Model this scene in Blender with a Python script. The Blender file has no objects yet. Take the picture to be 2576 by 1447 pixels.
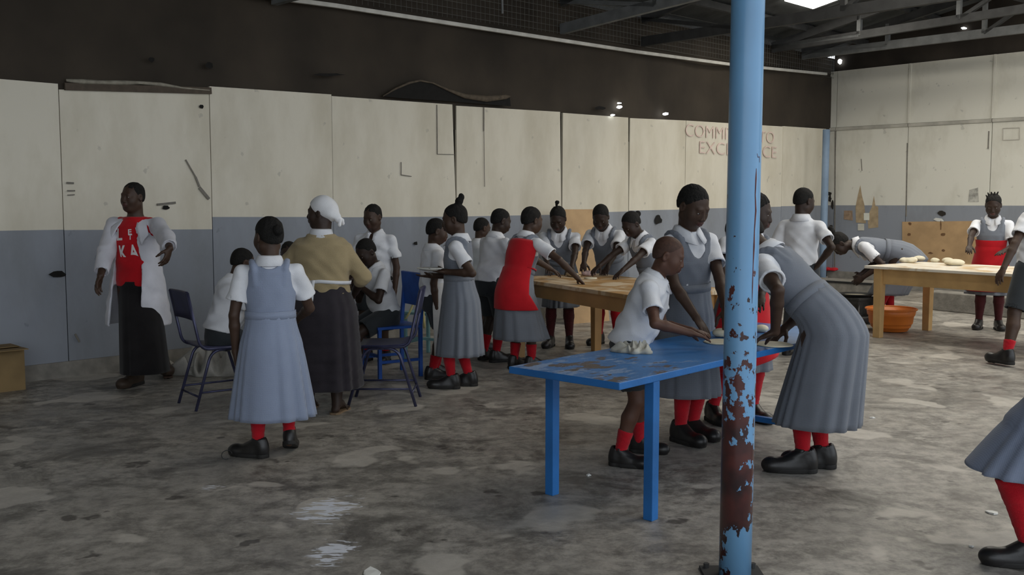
import bpy, bmesh, math, random
import numpy as np
from mathutils import Vector, Matrix

random.seed(7)
scene = bpy.context.scene
COL = scene.collection

# ------------------------------------------------------------------ camera
FPX, CX, CY = 2500.0, 1288.0, 723.5
CAMZ = 1.5
PITCH = math.atan(213.5 / FPX)
cam_data = bpy.data.cameras.new('camera')
cam_data.sensor_width = 36.0
cam_data.lens = 36.0 * FPX / 2576.0
cam_data.clip_end = 200
cam = bpy.data.objects.new('camera', cam_data)
cam.location = (0, 0, CAMZ)
cam.rotation_euler = (math.pi / 2 - PITCH, 0, 0)
COL.objects.link(cam)
scene.camera = cam

# ------------------------------------------------------------------ world and exposure
scene.view_settings.view_transform = 'Standard'
scene.view_settings.look = 'None'
scene.view_settings.gamma = 1.0
scene.view_settings.use_curve_mapping = False
scene.view_settings.exposure = 0.45
world = bpy.data.worlds.new('overcast_sky')
scene.world = world
world.use_nodes = True
wn = world.node_tree
bg = wn.nodes['Background']
bg.inputs[0].default_value = (0.86, 0.93, 1.0, 1)
bg.inputs[1].default_value = 1.3
PANEL_LIGHT = 11.0

def ray(u, v):
    a = (u - CX) / FPX
    b = -(v - CY) / FPX
    return np.array([a, math.cos(PITCH) + b * math.sin(PITCH), -math.sin(PITCH) + b * math.cos(PITCH)])

def P(u, v, Y):
    d = ray(u, v)
    return np.array([0, 0, CAMZ]) + d * (Y / d[1])

def G(u, v, z=0.0):
    d = ray(u, v)
    return np.array([0, 0, CAMZ]) + d * ((z - CAMZ) / d[2])

def area(name, loc, target, sx, sy, power, color):
    ld = bpy.data.lights.new(name, 'AREA')
    ld.shape = 'RECTANGLE'; ld.size = sx; ld.size_y = sy
    ld.energy = power; ld.color = color
    o = bpy.data.objects.new(name, ld)
    o.location = loc
    o.rotation_euler = (Vector(target) - Vector(loc)).to_track_quat('-Z', 'Y').to_euler()
    COL.objects.link(o)
    return o

# ------------------------------------------------------------------ room frame
D1 = np.array([math.sqrt(.5), math.sqrt(.5), 0])      # along the long wall, away from the camera
D2 = np.array([math.sqrt(.5), -math.sqrt(.5), 0])     # across the hall, to the right
W0 = G(0, 967)
def tw(u):                                            # distance along the long wall at image column u
    m = (u - CX) / FPX
    # X = m*Yd ; use the horizontal ray (depth measured along +Y)
    m = m / (math.cos(PITCH) + (CY - 510) / FPX * math.sin(PITCH))
    return (m * W0[1] - W0[0]) / (D1[0] - m * D1[1])
def wallp(t, z=0.0, off=0.0):
    p = W0 + D1 * t + D2 * off
    return np.array([p[0], p[1], z])
def wall_hit(u, v):                                   # point of the long wall plane seen at a pixel
    d = ray(u, v); o = np.array([0, 0, CAMZ])
    s = np.dot(W0 - o, D2) / np.dot(d, D2)
    return o + d * s
TC = tw(2090)
CORNER = wallp(TC)
def back_hit(u, v):
    d = ray(u, v); o = np.array([0, 0, CAMZ])
    s = np.dot(CORNER - o, D1) / np.dot(d, D1)
    return o + d * s
def sb(p):                                            # distance along the back wall
    return float(np.dot(p - CORNER, D2))
def tl(p):
    return float(np.dot(p - W0, D1))
def cross_hit(u, v, t):                               # plane across the hall at distance t
    d = ray(u, v); o = np.array([0, 0, CAMZ])
    s = np.dot(W0 + D1 * t - o, D1) / np.dot(d, D1)
    return o + d * s

# ------------------------------------------------------------------ materials
def mat(name, col, rough=0.7, var=0.12, scale=18.0, bump=0.0, bscale=60.0, spec=0.35, metal=0.0, col2=None, sheen=0.0):
    m = bpy.data.materials.new(name)
    m.use_nodes = True
    nt = m.node_tree; N = nt.nodes; L = nt.links
    b = N['Principled BSDF']
    b.inputs['Roughness'].default_value = rough
    b.inputs['Metallic'].default_value = metal
    b.inputs['Specular IOR Level'].default_value = spec
    if sheen: b.inputs['Sheen Weight'].default_value = sheen
    tc = N.new('ShaderNodeTexCoord')
    no = N.new('ShaderNodeTexNoise'); no.inputs['Scale'].default_value = scale; no.inputs['Detail'].default_value = 5
    L.new(tc.outputs['Object'], no.inputs['Vector'])
    rp = N.new('ShaderNodeValToRGB')
    c = np.array(col)
    c2 = np.array(col2) if col2 is not None else np.clip(c * (1 + var), 0, 1)
    c1 = c * (1 - var)
    rp.color_ramp.elements[0].position = .3; rp.color_ramp.elements[1].position = .7
    rp.color_ramp.elements[0].color = (*c1, 1); rp.color_ramp.elements[1].color = (*c2, 1)
    L.new(no.outputs['Fac'], rp.inputs['Fac'])
    L.new(rp.outputs['Color'], b.inputs['Base Color'])
    if bump:
        n2 = N.new('ShaderNodeTexNoise'); n2.inputs['Scale'].default_value = bscale; n2.inputs['Detail'].default_value = 3
        L.new(tc.outputs['Object'], n2.inputs['Vector'])
        bp = N.new('ShaderNodeBump'); bp.inputs['Strength'].default_value = bump; bp.inputs['Distance'].default_value = .01
        L.new(n2.outputs['Fac'], bp.inputs['Height']); L.new(bp.outputs['Normal'], b.inputs['Normal'])
    return m

def emis(name, col, strength):
    m = bpy.data.materials.new(name); m.use_nodes = True
    nt = m.node_tree
    nt.nodes.remove(nt.nodes['Principled BSDF'])
    e = nt.nodes.new('ShaderNodeEmission')
    e.inputs[0].default_value = (*col, 1); e.inputs[1].default_value = strength
    nt.links.new(e.outputs[0], nt.nodes['Material Output'].inputs[0])
    return m

# ------------------------------------------------------------------ mesh helpers
class MB:
    def __init__(s): s.v = []; s.f = []; s.m = []
    def quad(s, a, b, c, d, mi=0):
        n = len(s.v); s.v += [tuple(a), tuple(b), tuple(c), tuple(d)]; s.f.append((n, n+1, n+2, n+3)); s.m.append(mi); return s
    def poly(s, pts, mi=0):
        n = len(s.v); s.v += [tuple(p) for p in pts]; s.f.append(tuple(range(n, n+len(pts)))); s.m.append(mi); return s
    def hexa(s, c8, mi=0):
        n = len(s.v); s.v += [tuple(p) for p in c8]
        for q in ((0,3,2,1),(4,5,6,7),(0,1,5,4),(1,2,6,5),(2,3,7,6),(3,0,4,7)):
            s.f.append(tuple(n+i for i in q)); s.m.append(mi)
        return s
    def box(s, c, ax, ay, az, mi=0):
        c, ax, ay, az = (np.array(q, float) for q in (c, ax, ay, az))
        return s.hexa([c-ax-ay-az, c+ax-ay-az, c+ax+ay-az, c-ax+ay-az, c-ax-ay+az, c+ax-ay+az, c+ax+ay+az, c-ax+ay+az], mi)
    def bar(s, a, b, w, h, up=(0,0,1), mi=0):
        a = np.array(a, float); b = np.array(b, float); d = b - a; L = np.linalg.norm(d); d /= L
        up = np.array(up, float)
        if abs(np.dot(d, up)) > .98: up = np.array([1., 0, 0])
        x = np.cross(d, up); x /= np.linalg.norm(x); y = np.cross(x, d)
        return s.box((a+b)/2, x*w/2, d*L/2, y*h/2, mi)
    def tube(s, pts, r, n=10, closed=False, caps=True, mi=0):
        pts = [np.array(p, float) for p in pts]; K = len(pts)
        rs = r if hasattr(r, '__len__') else [r]*K
        prev = None; base = len(s.v)
        for i, p in enumerate(pts):
            if closed: d = pts[(i+1) % K] - pts[i-1]
            else: d = pts[min(i+1, K-1)] - pts[max(i-1, 0)]
            d = d/(np.linalg.norm(d)+1e-9)
            if prev is None:
                up = np.array([0, 0, 1.]) if abs(d[2]) < .9 else np.array([1., 0, 0])
                x = np.cross(d, up)
            else:
                x = prev - d*np.dot(prev, d)
            x /= np.linalg.norm(x); prev = x; y = np.cross(d, x)
            for j in range(n):
                a = 2*math.pi*j/n
                s.v.append(tuple(p + rs[i]*(math.cos(a)*x + math.sin(a)*y)))
        for i in range(K if closed else K-1):
            for j in range(n):
                a = base+i*n+j; b = base+i*n+(j+1) % n
                c = base+((i+1) % K)*n+(j+1) % n; d2 = base+((i+1) % K)*n+j
                s.f.append((a, b, c, d2)); s.m.append(mi)
        if caps and not closed:
            s.f.append(tuple(base+j for j in reversed(range(n)))); s.m.append(mi)
            s.f.append(tuple(base+(K-1)*n+j for j in range(n))); s.m.append(mi)
        return s
    def lathe(s, prof, c=(0, 0, 0), n=32, mi=0):
        base = len(s.v); K = len(prof)
        for (r, z) in prof:
            for j in range(n):
                a = 2*math.pi*j/n
                s.v.append((c[0]+r*math.cos(a), c[1]+r*math.sin(a), c[2]+z))
        for i in range(K-1):
            for j in range(n):
                s.f.append((base+i*n+j, base+i*n+(j+1) % n, base+(i+1)*n+(j+1) % n, base+(i+1)*n+j)); s.m.append(mi)
        return s
    def build(s, name, mats, parent=None, loc=None, smooth=False, bevel=0):
        me = bpy.data.meshes.new(name)
        loc = np.array(loc if loc is not None else (0, 0, 0), float)
        me.from_pydata([tuple(np.array(p)-loc) for p in s.v], [], s.f)
        for mm in (mats if isinstance(mats, (list, tuple)) else [mats]): me.materials.append(mm)
        me.polygons.foreach_set('material_index', s.m)
        if smooth: me.polygons.foreach_set('use_smooth', [True]*len(s.f))
        me.update()
        if bevel:
            bm = bmesh.new(); bm.from_mesh(me)
            bmesh.ops.remove_doubles(bm, verts=bm.verts, dist=1e-5)
            bmesh.ops.bevel(bm, geom=list(bm.edges), offset=bevel, segments=2, affect='EDGES', profile=.5, clamp_overlap=True)
            bm.to_mesh(me); bm.free()
        return link(name, me, parent, loc)

def link(name, me, parent=None, loc=(0, 0, 0)):
    o = bpy.data.objects.new(name, me)
    COL.objects.link(o)
    if parent is not None:
        o.parent = parent
        off = np.array(loc, float) - world_loc(parent)
        o.location = tuple(off)
    else:
        o.location = tuple(loc)
    return o
def world_loc(o):
    p = np.zeros(3)
    while o is not None:
        p = p + np.array(o.location); o = o.parent
    return p
def empty(name, loc=(0, 0, 0)):
    o = bpy.data.objects.new(name, None); o.empty_display_size = .1
    o.location = tuple(loc); COL.objects.link(o); return o
def tag(o, label=None, cat=None, group=None, kind=None):
    if label: o['label'] = label
    if cat: o['category'] = cat
    if group: o['group'] = group
    if kind: o['kind'] = kind
    return o
def nrm(v):
    v = np.array(v, float); return v/(np.linalg.norm(v)+1e-12)
def text_mesh(s, size, extrude=.001, bold=0.0):
    cu = bpy.data.curves.new('lettering', 'FONT'); cu.body = s; cu.size = size; cu.extrude = extrude; cu.offset = bold
    o = bpy.data.objects.new('lettering', cu); COL.objects.link(o)
    bpy.context.view_layer.update()
    dg = bpy.context.evaluated_depsgraph_get()
    me = bpy.data.meshes.new_from_object(o.evaluated_get(dg))
    bpy.data.objects.remove(o)
    return me
# ================================================================== SETTING
def floor_mat():
    m = bpy.data.materials.new('worn_concrete'); m.use_nodes = True
    nt = m.node_tree; N = nt.nodes; L = nt.links; b = N['Principled BSDF']
    tc = N.new('ShaderNodeTexCoord')
    def noise(sc, det=6, rough=.6, dist=0.0):
        n = N.new('ShaderNodeTexNoise'); n.inputs['Scale'].default_value = sc; n.inputs['Detail'].default_value = det
        n.inputs['Roughness'].default_value = rough; n.inputs['Distortion'].default_value = dist
        L.new(tc.outputs['Object'], n.inputs['Vector']); return n.outputs['Fac']
    def ramp(f, p0, c0, p1, c1):
        r = N.new('ShaderNodeValToRGB'); e = r.color_ramp.elements
        e[0].position = p0; e[0].color = (*c0, 1); e[1].position = p1; e[1].color = (*c1, 1)
        L.new(f, r.inputs['Fac']); return r.outputs['Color']
    def mix(f, a, c):
        x = N.new('ShaderNodeMix'); x.data_type = 'RGBA'
        L.new(f, x.inputs['Factor'])
        for sck, val in ((x.inputs['A'], a), (x.inputs['B'], c)):
            if isinstance(val, tuple): sck.default_value = (*val, 1)
            else: L.new(val, sck)
        return x.outputs['Result']
    base = ramp(noise(1.1, 8, .65), .32, FLOOR_A, .68, FLOOR_B)
    mott = ramp(noise(9, 8, .75), .38, (0, 0, 0), .58, (1, 1, 1))
    c = mix(mott, tuple(x*.62 for x in FLOOR_A), base)
    # trodden dark smears
    sm = ramp(noise(2.2, 10, .74, .5), .48, (0, 0, 0), .62, (.8, .8, .8))
    c = mix(sm, c, (.095, .086, .077))
    # damp spots
    sp = ramp(noise(3.1, 4, .55), .655, (0, 0, 0), .685, (.8, .8, .8))
    c = mix(sp, c, (.06, .053, .047))
    # light screed patches
    pl = ramp(noise(1.7, 3, .5, .3), .60, (0, 0, 0), .63, (.6, .6, .6))
    c = mix(pl, c, tuple(min(1, x*1.25) for x in FLOOR_B))
    # flour marks and skylight sheen, both painted into the floor colour
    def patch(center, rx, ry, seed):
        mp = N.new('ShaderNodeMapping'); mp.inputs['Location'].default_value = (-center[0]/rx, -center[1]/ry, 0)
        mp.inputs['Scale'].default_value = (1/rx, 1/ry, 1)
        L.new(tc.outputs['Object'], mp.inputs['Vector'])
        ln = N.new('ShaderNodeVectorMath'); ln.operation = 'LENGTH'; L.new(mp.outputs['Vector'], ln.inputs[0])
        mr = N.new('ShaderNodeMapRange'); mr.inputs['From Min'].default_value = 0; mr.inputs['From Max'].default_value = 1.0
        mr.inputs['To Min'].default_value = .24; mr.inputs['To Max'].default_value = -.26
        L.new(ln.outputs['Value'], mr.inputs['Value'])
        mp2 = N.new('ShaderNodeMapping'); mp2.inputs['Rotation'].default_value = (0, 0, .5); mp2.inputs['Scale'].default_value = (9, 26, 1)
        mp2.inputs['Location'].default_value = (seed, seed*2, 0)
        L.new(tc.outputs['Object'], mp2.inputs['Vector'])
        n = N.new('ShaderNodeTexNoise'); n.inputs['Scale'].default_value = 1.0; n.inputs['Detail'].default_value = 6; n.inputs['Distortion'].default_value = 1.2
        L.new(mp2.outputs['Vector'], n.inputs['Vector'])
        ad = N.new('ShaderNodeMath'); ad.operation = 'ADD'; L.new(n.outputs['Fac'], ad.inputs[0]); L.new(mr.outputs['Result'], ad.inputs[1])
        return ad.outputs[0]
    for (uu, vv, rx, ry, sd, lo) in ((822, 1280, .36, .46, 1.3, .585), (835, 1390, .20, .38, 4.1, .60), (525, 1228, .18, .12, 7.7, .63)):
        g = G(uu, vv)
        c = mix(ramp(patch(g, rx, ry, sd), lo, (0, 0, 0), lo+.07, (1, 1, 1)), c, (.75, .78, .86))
    L.new(c, b.inputs['Base Color'])
    r = ramp(noise(4, 6), .35, (.30,)*3, .7, (.62,)*3)
    L.new(r, b.inputs['Roughness'])
    b.inputs['Specular IOR Level'].default_value = .45
    bp = N.new('ShaderNodeBump'); bp.inputs['Strength'].default_value = .35; bp.inputs['Distance'].default_value = .02
    L.new(noise(14, 8, .7), bp.inputs['Height']); L.new(bp.outputs['Normal'], b.inputs['Normal'])
    return m

FLOOR_A = (.33, .308, .276); FLOOR_B = (.50, .468, .420)
M = {}
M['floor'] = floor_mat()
def paint(name, col, dirt=.25):
    m = bpy.data.materials.new(name); m.use_nodes = True
    nt = m.node_tree; N = nt.nodes; L = nt.links; b = N['Principled BSDF']
    b.inputs['Roughness'].default_value = .55; b.inputs['Specular IOR Level'].default_value = .3
    tc = N.new('ShaderNodeTexCoord')
    mp = N.new('ShaderNodeMapping'); mp.inputs['Scale'].default_value = (1, 1, .45)
    L.new(tc.outputs['Object'], mp.inputs['Vector'])
    n = N.new('ShaderNodeTexNoise'); n.inputs['Scale'].default_value = 1.6; n.inputs['Detail'].default_value = 9; n.inputs['Roughness'].default_value = .62
    L.new(mp.outputs['Vector'], n.inputs['Vector'])
    r = N.new('ShaderNodeValToRGB'); e = r.color_ramp.elements
    c = np.array(col)
    e[0].position = .28; e[0].color = (*(c*(1-dirt)*np.array([.97, .95, .9])), 1); e[1].position = .55; e[1].color = (*c, 1)
    L.new(n.outputs['Fac'], r.inputs['Fac'])
    n2 = N.new('ShaderNodeTexNoise'); n2.inputs['Scale'].default_value = 7; n2.inputs['Detail'].default_value = 4
    L.new(tc.outputs['Object'], n2.inputs['Vector'])
    r2 = N.new('ShaderNodeValToRGB'); e = r2.color_ramp.elements
    e[0].position = .685; e[0].color = (0, 0, 0, 1); e[1].position = .72; e[1].color = (.5, .5, .5, 1)
    L.new(n2.outputs['Fac'], r2.inputs['Fac'])
    x = N.new('ShaderNodeMix'); x.data_type = 'RGBA'; L.new(r2.outputs['Color'], x.inputs['Factor']); L.new(r.outputs['Color'], x.inputs['A'])
    x.inputs['B'].default_value = (*(c*.55), 1)
    L.new(x.outputs['Result'], b.inputs['Base Color'])
    bp = N.new('ShaderNodeBump'); bp.inputs['Strength'].default_value = .15; bp.inputs['Distance'].default_value = .02
    L.new(n.outputs['Fac'], bp.inputs['Height']); L.new(bp.outputs['Normal'], b.inputs['Normal'])
    return m
M['cream'] = paint('cream_paint', (.72, .67, .56), .16)
M['cream_b'] = paint('cream_paint_back', (.72, .70, .62), .22)
M['bluegrey'] = paint('blue_grey_paint', (.275, .295, .335), .22)
M['soot'] = mat('sooty_brown_board', (.040, .031, .022), .85, .35, 1.3, .3, 9)
M['void'] = mat('dark_gap', (.012, .011, .010), .95, .2)
M['steel'] = mat('dark_roof_steel', (.060, .064, .066), .5, .3, 4, spec=.4)
M['beam'] = mat('weathered_beam', (.16, .165, .165), .7, .25, 6, .2, 30)
M['beam_dark'] = mat('dark_beam', (.045, .045, .045), .75, .25, 6)
M['batten'] = mat('pale_batten', (.62, .60, .55), .7, .15, 6)
M['concrete'] = mat('grey_concrete', (.23, .215, .19), .85, .25, 9, .4, 40)
M['plywood'] = mat('plywood', (.46, .30, .155), .6, .18, 3.5, .1, 30)
M['wire'] = mat('wire_mesh', (.09, .085, .075), .6, .2)
M['daylight'] = emis('daylight_through_panel', (1.0, .95, .84), PANEL_LIGHT)
M['hole_light'] = emis('daylight_in_hole', (.9, .96, 1.0), 5.0)

# floor slab
mb = MB()
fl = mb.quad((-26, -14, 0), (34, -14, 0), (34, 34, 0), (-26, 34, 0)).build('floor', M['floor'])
tag(fl, 'worn stained grey concrete floor', kind='structure')

# ---- long wall on the left
WL = MB()
WL.box(wallp(3.5, 2.0, -.13), D1*(TC/2+5.3), D2*.07, np.array([0, 0, 2.1]))
wl = WL.build('wall_left', M['soot'], loc=wallp(0)); tag(wl, 'long wall of painted boards under a sooty upper band', kind='structure')
# sooty upper sheet (continuous, slightly buckled)
mb = MB(); nt_, nz_ = 90, 8
ts = np.linspace(-7, TC-.02, nt_)
def upper_off(t, z): return .012 + .018*math.sin(t*1.7)+.012*math.sin(t*4.1+z*2)
for i in range(nt_-1):
    for j in range(nz_):
        z0 = 2.35+(3.58-2.35)*j/nz_; z1 = 2.35+(3.58-2.35)*(j+1)/nz_
        a, b2 = ts[i], ts[i+1]
        rise = lambda t, z: z + max(0, t-2.58)*.016*(z-2.35)/1.23
        mb.quad(wallp(a, rise(a, z0), upper_off(a, z0)-.045), wallp(b2, rise(b2, z0), upper_off(b2, z0)-.045),
                wallp(b2, rise(b2, z1), upper_off(b2, z1)-.045), wallp(a, rise(a, z1), upper_off(a, z1)-.045))
mb.build('upper_sheet', M['soot'], wl, wallp(0), smooth=True)

edges_u = [-900, 157, 533, 838, 1147, 1413, 1581, 1722, 1965, 2072]
top_v =   [(196, 212), (226, 234), (218, 238), (242, 264), (266, 282), (284, 296), (297, 303), (303, 318), (317, 324)]
dado_v =  [(578, 578), (579, 577), (546, 546), (547, 545), (545, 540), (537, 532), (530, 527), (526, 520), (519, 517)]
gaps =    [.004, .012, .004, .006, .022, .012, .012, .004, .004]
rb = random.Random(3)
for i in range(len(edges_u)-1):
    u0, u1 = edges_u[i], edges_u[i+1]
    t0, t1 = tw(u0), tw(u1)
    if i == 0: t0 = -7.0
    g = gaps[i]
    za, zb = wall_hit(max(u0, 0), top_v[i][0])[2], wall_hit(u1, top_v[i][1])[2]
    da, db = wall_hit(max(u0, 0), dado_v[i][0])[2], wall_hit(u1, dado_v[i][1])[2]
    lean0, lean1 = rb.uniform(0, .012), rb.uniform(0, .012)
    z0 = .10
    m2 = MB(); n = 0
    def sect(za_, zb_, zc_, zd_, mi):
        # slab between (za_..zc_) at t0 and (zb_..zd_) at t1
        f = lambda t, z, o: wallp(t, z, o + (lean0 if t < (t0+t1)/2 else lean1)*z/2.6)
        ta, tb = t0+g*.5, t1-g*.5
        sk = {3: .055, 4: .03, 5: .025}.get(i, 0)
        m2.hexa([f(ta, za_, -.03), f(tb, zb_, -.03), f(tb, zb_, 0), f(ta, za_, 0),
                 f(ta+sk*0, zc_, -.03), f(tb-sk*(zd_ > 2), zd_, -.03), f(tb-sk*(zd_ > 2), zd_, 0), f(ta, zc_, 0)], mi)
    sect(z0, z0, da, db, 1)
    sect(da, db, za, zb, 0)
    m2.build('board', [M['cream'], M['bluegrey']], wl, wallp(t0), bevel=0)
# pencil-thin panel joints inside the boards (cover strips)
def strip(ua, va, ub, vb, w, mt, name='cover_strip', off=.012, parent=None, hit=None):
    hit = hit or wall_hit
    a, b_ = hit(ua, va), hit(ub, vb)
    n = D2 if hit is wall_hit else -D1
    a = a + n*off; b_ = b_ + n*off
    m_ = MB(); m_.bar(a, b_, w, .006, up=n)
    return m_.build(name, mt, parent or wl, a)
M['crackline'] = mat('dark_joint', (.20, .185, .16), .9, .2)
for (a, b_, c_, d_, w) in ((1215, 270, 1215, 330, .012), (1215, 330, 1217, 470, .004), (1097, 264, 1098, 388, .008), (1098, 388, 1142, 389, .006),
                           (1007, 408, 1007, 440, .008), (1007, 440, 1033, 444, .008), (187, 480, 168, 480, .012), (166, 460, 184, 461, .016), (168, 491, 186, 490, .008),
                           (465, 402, 490, 445, .012), (490, 445, 500, 470, .018), (500, 472, 524, 501, .028), (393, 515, 440, 510, .02), (187, 840, 198, 860, .015)):
    strip(a, b_, c_, d_, w, M['crackline'], 'scuff_mark' if w > .015 else 'joint_line', off=.016)
# dark holes in the boards
def blob(hit, u, v, ru, rv, mt, name, parent, seed=0, off=.017, n=12):
    r_ = random.Random(seed); m_ = MB(); pts = []
    nn = D2 if hit is wall_hit else -D1
    for k in range(n):
        a = 2*math.pi*k/n; q = r_.uniform(.7, 1.15)
        pts.append(hit(u+ru*q*math.cos(a), v+rv*q*math.sin(a)) + nn*off)
    c_ = hit(u, v)+nn*off
    if np.dot(np.cross(pts[1]-pts[0], pts[2]-pts[1]), nn) < 0: pts.reverse()
    m_.poly(pts)
    return m_.build(name, mt, parent, c_)
for k, (u, v, a, b_) in enumerate(((142, 690, 21, 9), (1043, 612, 5, 5), (1653, 553, 9, 13), (1832, 545, 7, 6), (505, 269, 6, 6), (415, 522, 10, 5))):
    blob(wall_hit, u, v, a, b_, M['void'], 'hole', wl, k, .02)
for k, (u, v, a, b_) in enumerate(((376, 151, 7, 7), (522, 165, 10, 10), (820, 189, 40, 4), (1503, 272, 14, 5))):
    blob(wall_hit, u, v, a, b_, M['void'], 'hole', wl, 20+k, .04)
for k, (u, v, a, b_) in enumerate(((1551, 260, 6, 2), (1552, 270, 8, 4), (1535, 290, 6, 3), (1668, 287, 8, 4))):
    blob(wall_hit, u, v, a, b_, M['hole_light'], 'daylight_hole', wl, 40+k, .045)
# torn sagging opening above the boards
m_ = MB(); pts = [(955, 243), (985, 225), (1020, 210), (1048, 204), (1080, 210), (1120, 228), (1160, 243), (1215, 250), (1262, 245), (1275, 243), (1278, 268), (1200, 262), (1100, 254), (1000, 248)]
pts3 = [wall_hit(u, v)+D2*.05 for u, v in pts]
m_.poly(pts3[::-1] if np.dot(np.cross(pts3[1]-pts3[0], pts3[2]-pts3[1]), D2) < 0 else pts3)
m_.build('torn_opening', M['void'], wl, pts3[0])
m_ = MB(); m_.tube([wall_hit(u, v)+D2*.06 for u, v in pts[:10]], [.006, .012, .014, .012, .01, .016, .03, .04, .03, .01], 6)
m_.build('torn_edge', mat('frayed_brown_edge', (.10, .078, .056), .9, .3), wl, pts3[0], smooth=True)
# splintered pale edge over the second board
m_ = MB(); pp = [(163, 203), (200, 206), (250, 208), (300, 209), (350, 209), (400, 213), (455, 222), (523, 228)]
m_.tube([wall_hit(u, v)+D2*.03 for u, v in pp], [.012, .022, .018, .022, .015, .018, .01, .008], 5)
m_.build('splintered_edge', mat('splintered_board', (.30, .275, .22), .9, .25), wl, wall_hit(163, 203), smooth=True)
m_ = MB(); m_.bar(wall_hit(160, 218)+D2*.02, wall_hit(528, 229)+D2*.02, .06, .03, up=D2)
m_.build('brown_rail', mat('brown_rail_paint', (.085, .065, .048), .8, .2), wl, wall_hit(160, 218))
# kerb along the wall foot
m_ = MB(); m_.hexa([wallp(-7, 0, -.05), wallp(TC, 0, -.05), wallp(TC, 0, .05), wallp(-7, 0, .05), wallp(-7, .115, -.05), wallp(TC, .16, -.05), wallp(TC, .16, .02), wallp(-7, .115, .02)])
tag(m_.build('baseboard_left', M['concrete'], loc=wallp(0)), 'concrete kerb along the foot of the long wall', kind='structure')
# pale batten at the top of the sooty band, in lengths
bp_ = [(560, -20), (835, 16), (1240, 78), (1590, 131), (1845, 165), (2072, 187)]
tr = tag(empty('trim_1', wall_hit(835, 16)), 'pale batten along the top of the sooty band', kind='structure')
for (a, b_) in zip(bp_[:-1], bp_[1:]):
    m_ = MB(); m_.bar(wall_hit(*a)+D2*.05, wall_hit(*b_)+D2*.05, .042, .04, up=D2); m_.build('batten_length', M['batten'], tr, wall_hit(*a))
# wire mesh over the batten
m_ = MB()
for t in np.arange(0, TC, .075):
    zb = 3.58 + max(0, t-2.58)*.018
    m_.bar(wallp(t, zb, .0), wallp(t, 4.15, .0), .005, .005)
for z in np.arange(3.62, 4.15, .075): m_.bar(wallp(0, z, 0), wallp(TC, z+.12, 0), .005, .005)
tag(m_.build('wire_mesh', M['wire'], wl, wallp(0)), kind='stuff')

# ---- unseen wall added behind the camera to keep the left side darker
m_ = MB(); m_.box(wallp(-8.5, 2.6, 4.5), D1*.08, D2*4.6, (0, 0, 2.6)); tag(m_.build('wall_rear_added', M['cream'], loc=wallp(-8.5)), 'added unseen pale wall behind the camera, darkening the left side', kind='structure')
# ---- back wall
SBL = 16.0
wb = MB(); wb.box(CORNER + D2*SBL/2 + D1*.12 + np.array([0, 0, 2.6]), D2*SBL/2, D1*.06, np.array([0, 0, 2.6]))
wbk = wb.build('wall_back', M['soot'], loc=CORNER); tag(wbk, 'far wall of pale boards with a blue grey dado', kind='structure')
def bpt(s, z, off=0.0):
    p = CORNER + D2*s - D1*off; return np.array([p[0], p[1], z])
cols = [2072, 2103, 2284, 2494]
ss = [sb(back_hit(u, 400)) for u in cols]
w_ = ss[3]-ss[2]
while ss[-1] < 12: ss.append(ss[-1]+w_)
zm = back_hit(2090, 326)[2]; zt = back_hit(2084, 182)[2]; zd = back_hit(2300, 517)[2]
zt2 = back_hit(2570, 130)[2]
rt = (zt2-zt)/(sb(back_hit(2570, 130))-sb(back_hit(2084, 182)))
for i in range(len(ss)-1):
    a, b_ = ss[i]+.005, ss[i+1]-.005
    jig = rb.uniform(-.004, .004)
    for (z0, z1, z2, z3, mi, nm) in ((.22, .22, zd, zd, 1, 0), (zd, zd, zm-.02, zm-.02, 0, 0), (zm+.03, zm+.03, zt+rt*ss[i], zt+rt*ss[i+1], 0, 1)):
        m_ = MB()
        m_.hexa([bpt(a, z0, .02+jig), bpt(b_, z1, .02+jig), bpt(b_, z1, -.01), bpt(a, z0, -.01), bpt(a, z2, .02+jig), bpt(b_, z3, .02+jig), bpt(b_, z3, -.01), bpt(a, z2, -.01)], mi)
        m_.build('board', [M['cream_b'], M['bluegrey']], wbk, bpt(a, z0))
    m_ = MB(); m_.bar(bpt(a, zm, .035), bpt(b_, zm, .035), .05, .03, up=D1); m_.build('rail', mat('grimy_rail', (.42, .40, .35), .8, .3, 3), wbk, bpt(a, zm))
    if i >= 2:
        m_ = MB(); m_.bar(bpt(a, zm+.03, .03), bpt(a, zt+rt*ss[i], .03), .035, .02, up=D1); m_.build('cover_strip', M['cream_b'], wbk, bpt(a, zm))
m_ = MB(); m_.box(bpt(SBL/2, .13, .03), D2*SBL/2, D1*.05, np.array([0, 0, .13])); tag(m_.build('baseboard_back', M['concrete'], loc=CORNER), 'concrete kerb along the foot of the far wall', kind='structure')
# stains and patches of bare board on the back wall
M['bare'] = mat('bare_board', (.42, .32, .20), .8, .25, 8)
def shape(hit, pts, mt, name, parent, off=.026):
    nn = D2 if hit is wall_hit else -D1
    p3 = [hit(u, v)+nn*off for u, v in pts]
    nsum = sum(np.cross(p3[i]-p3[0], p3[(i+1) % len(p3)]-p3[0]) for i in range(1, len(p3)-1))
    if np.dot(nsum, nn) < 0: p3.reverse()
    m_ = MB(); m_.poly(p3); return m_.build(name, mt, parent, p3[0])
shape(back_hit, [(2155, 560), (2154, 520), (2160, 490), (2166, 466), (2170, 492), (2176, 515), (2180, 562)], M['bare'], 'bare_patch', wbk)
shape(back_hit, [(2186, 575), (2184, 545), (2195, 520), (2200, 492), (2204, 518), (2211, 520), (2211, 572)], M['bare'], 'bare_patch', wbk)
shape(back_hit, [(2125, 530), (2146, 530), (2147, 555), (2124, 552)], mat('brown_stain', (.30, .21, .14), .8, .3, 20), 'bare_patch', wbk)
shape(back_hit, [(2175, 536), (2189, 536), (2189, 554), (2175, 554)], mat('white_notice', (.72, .72, .64), .7, .05), 'paper_patch', wbk, .032)
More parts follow.
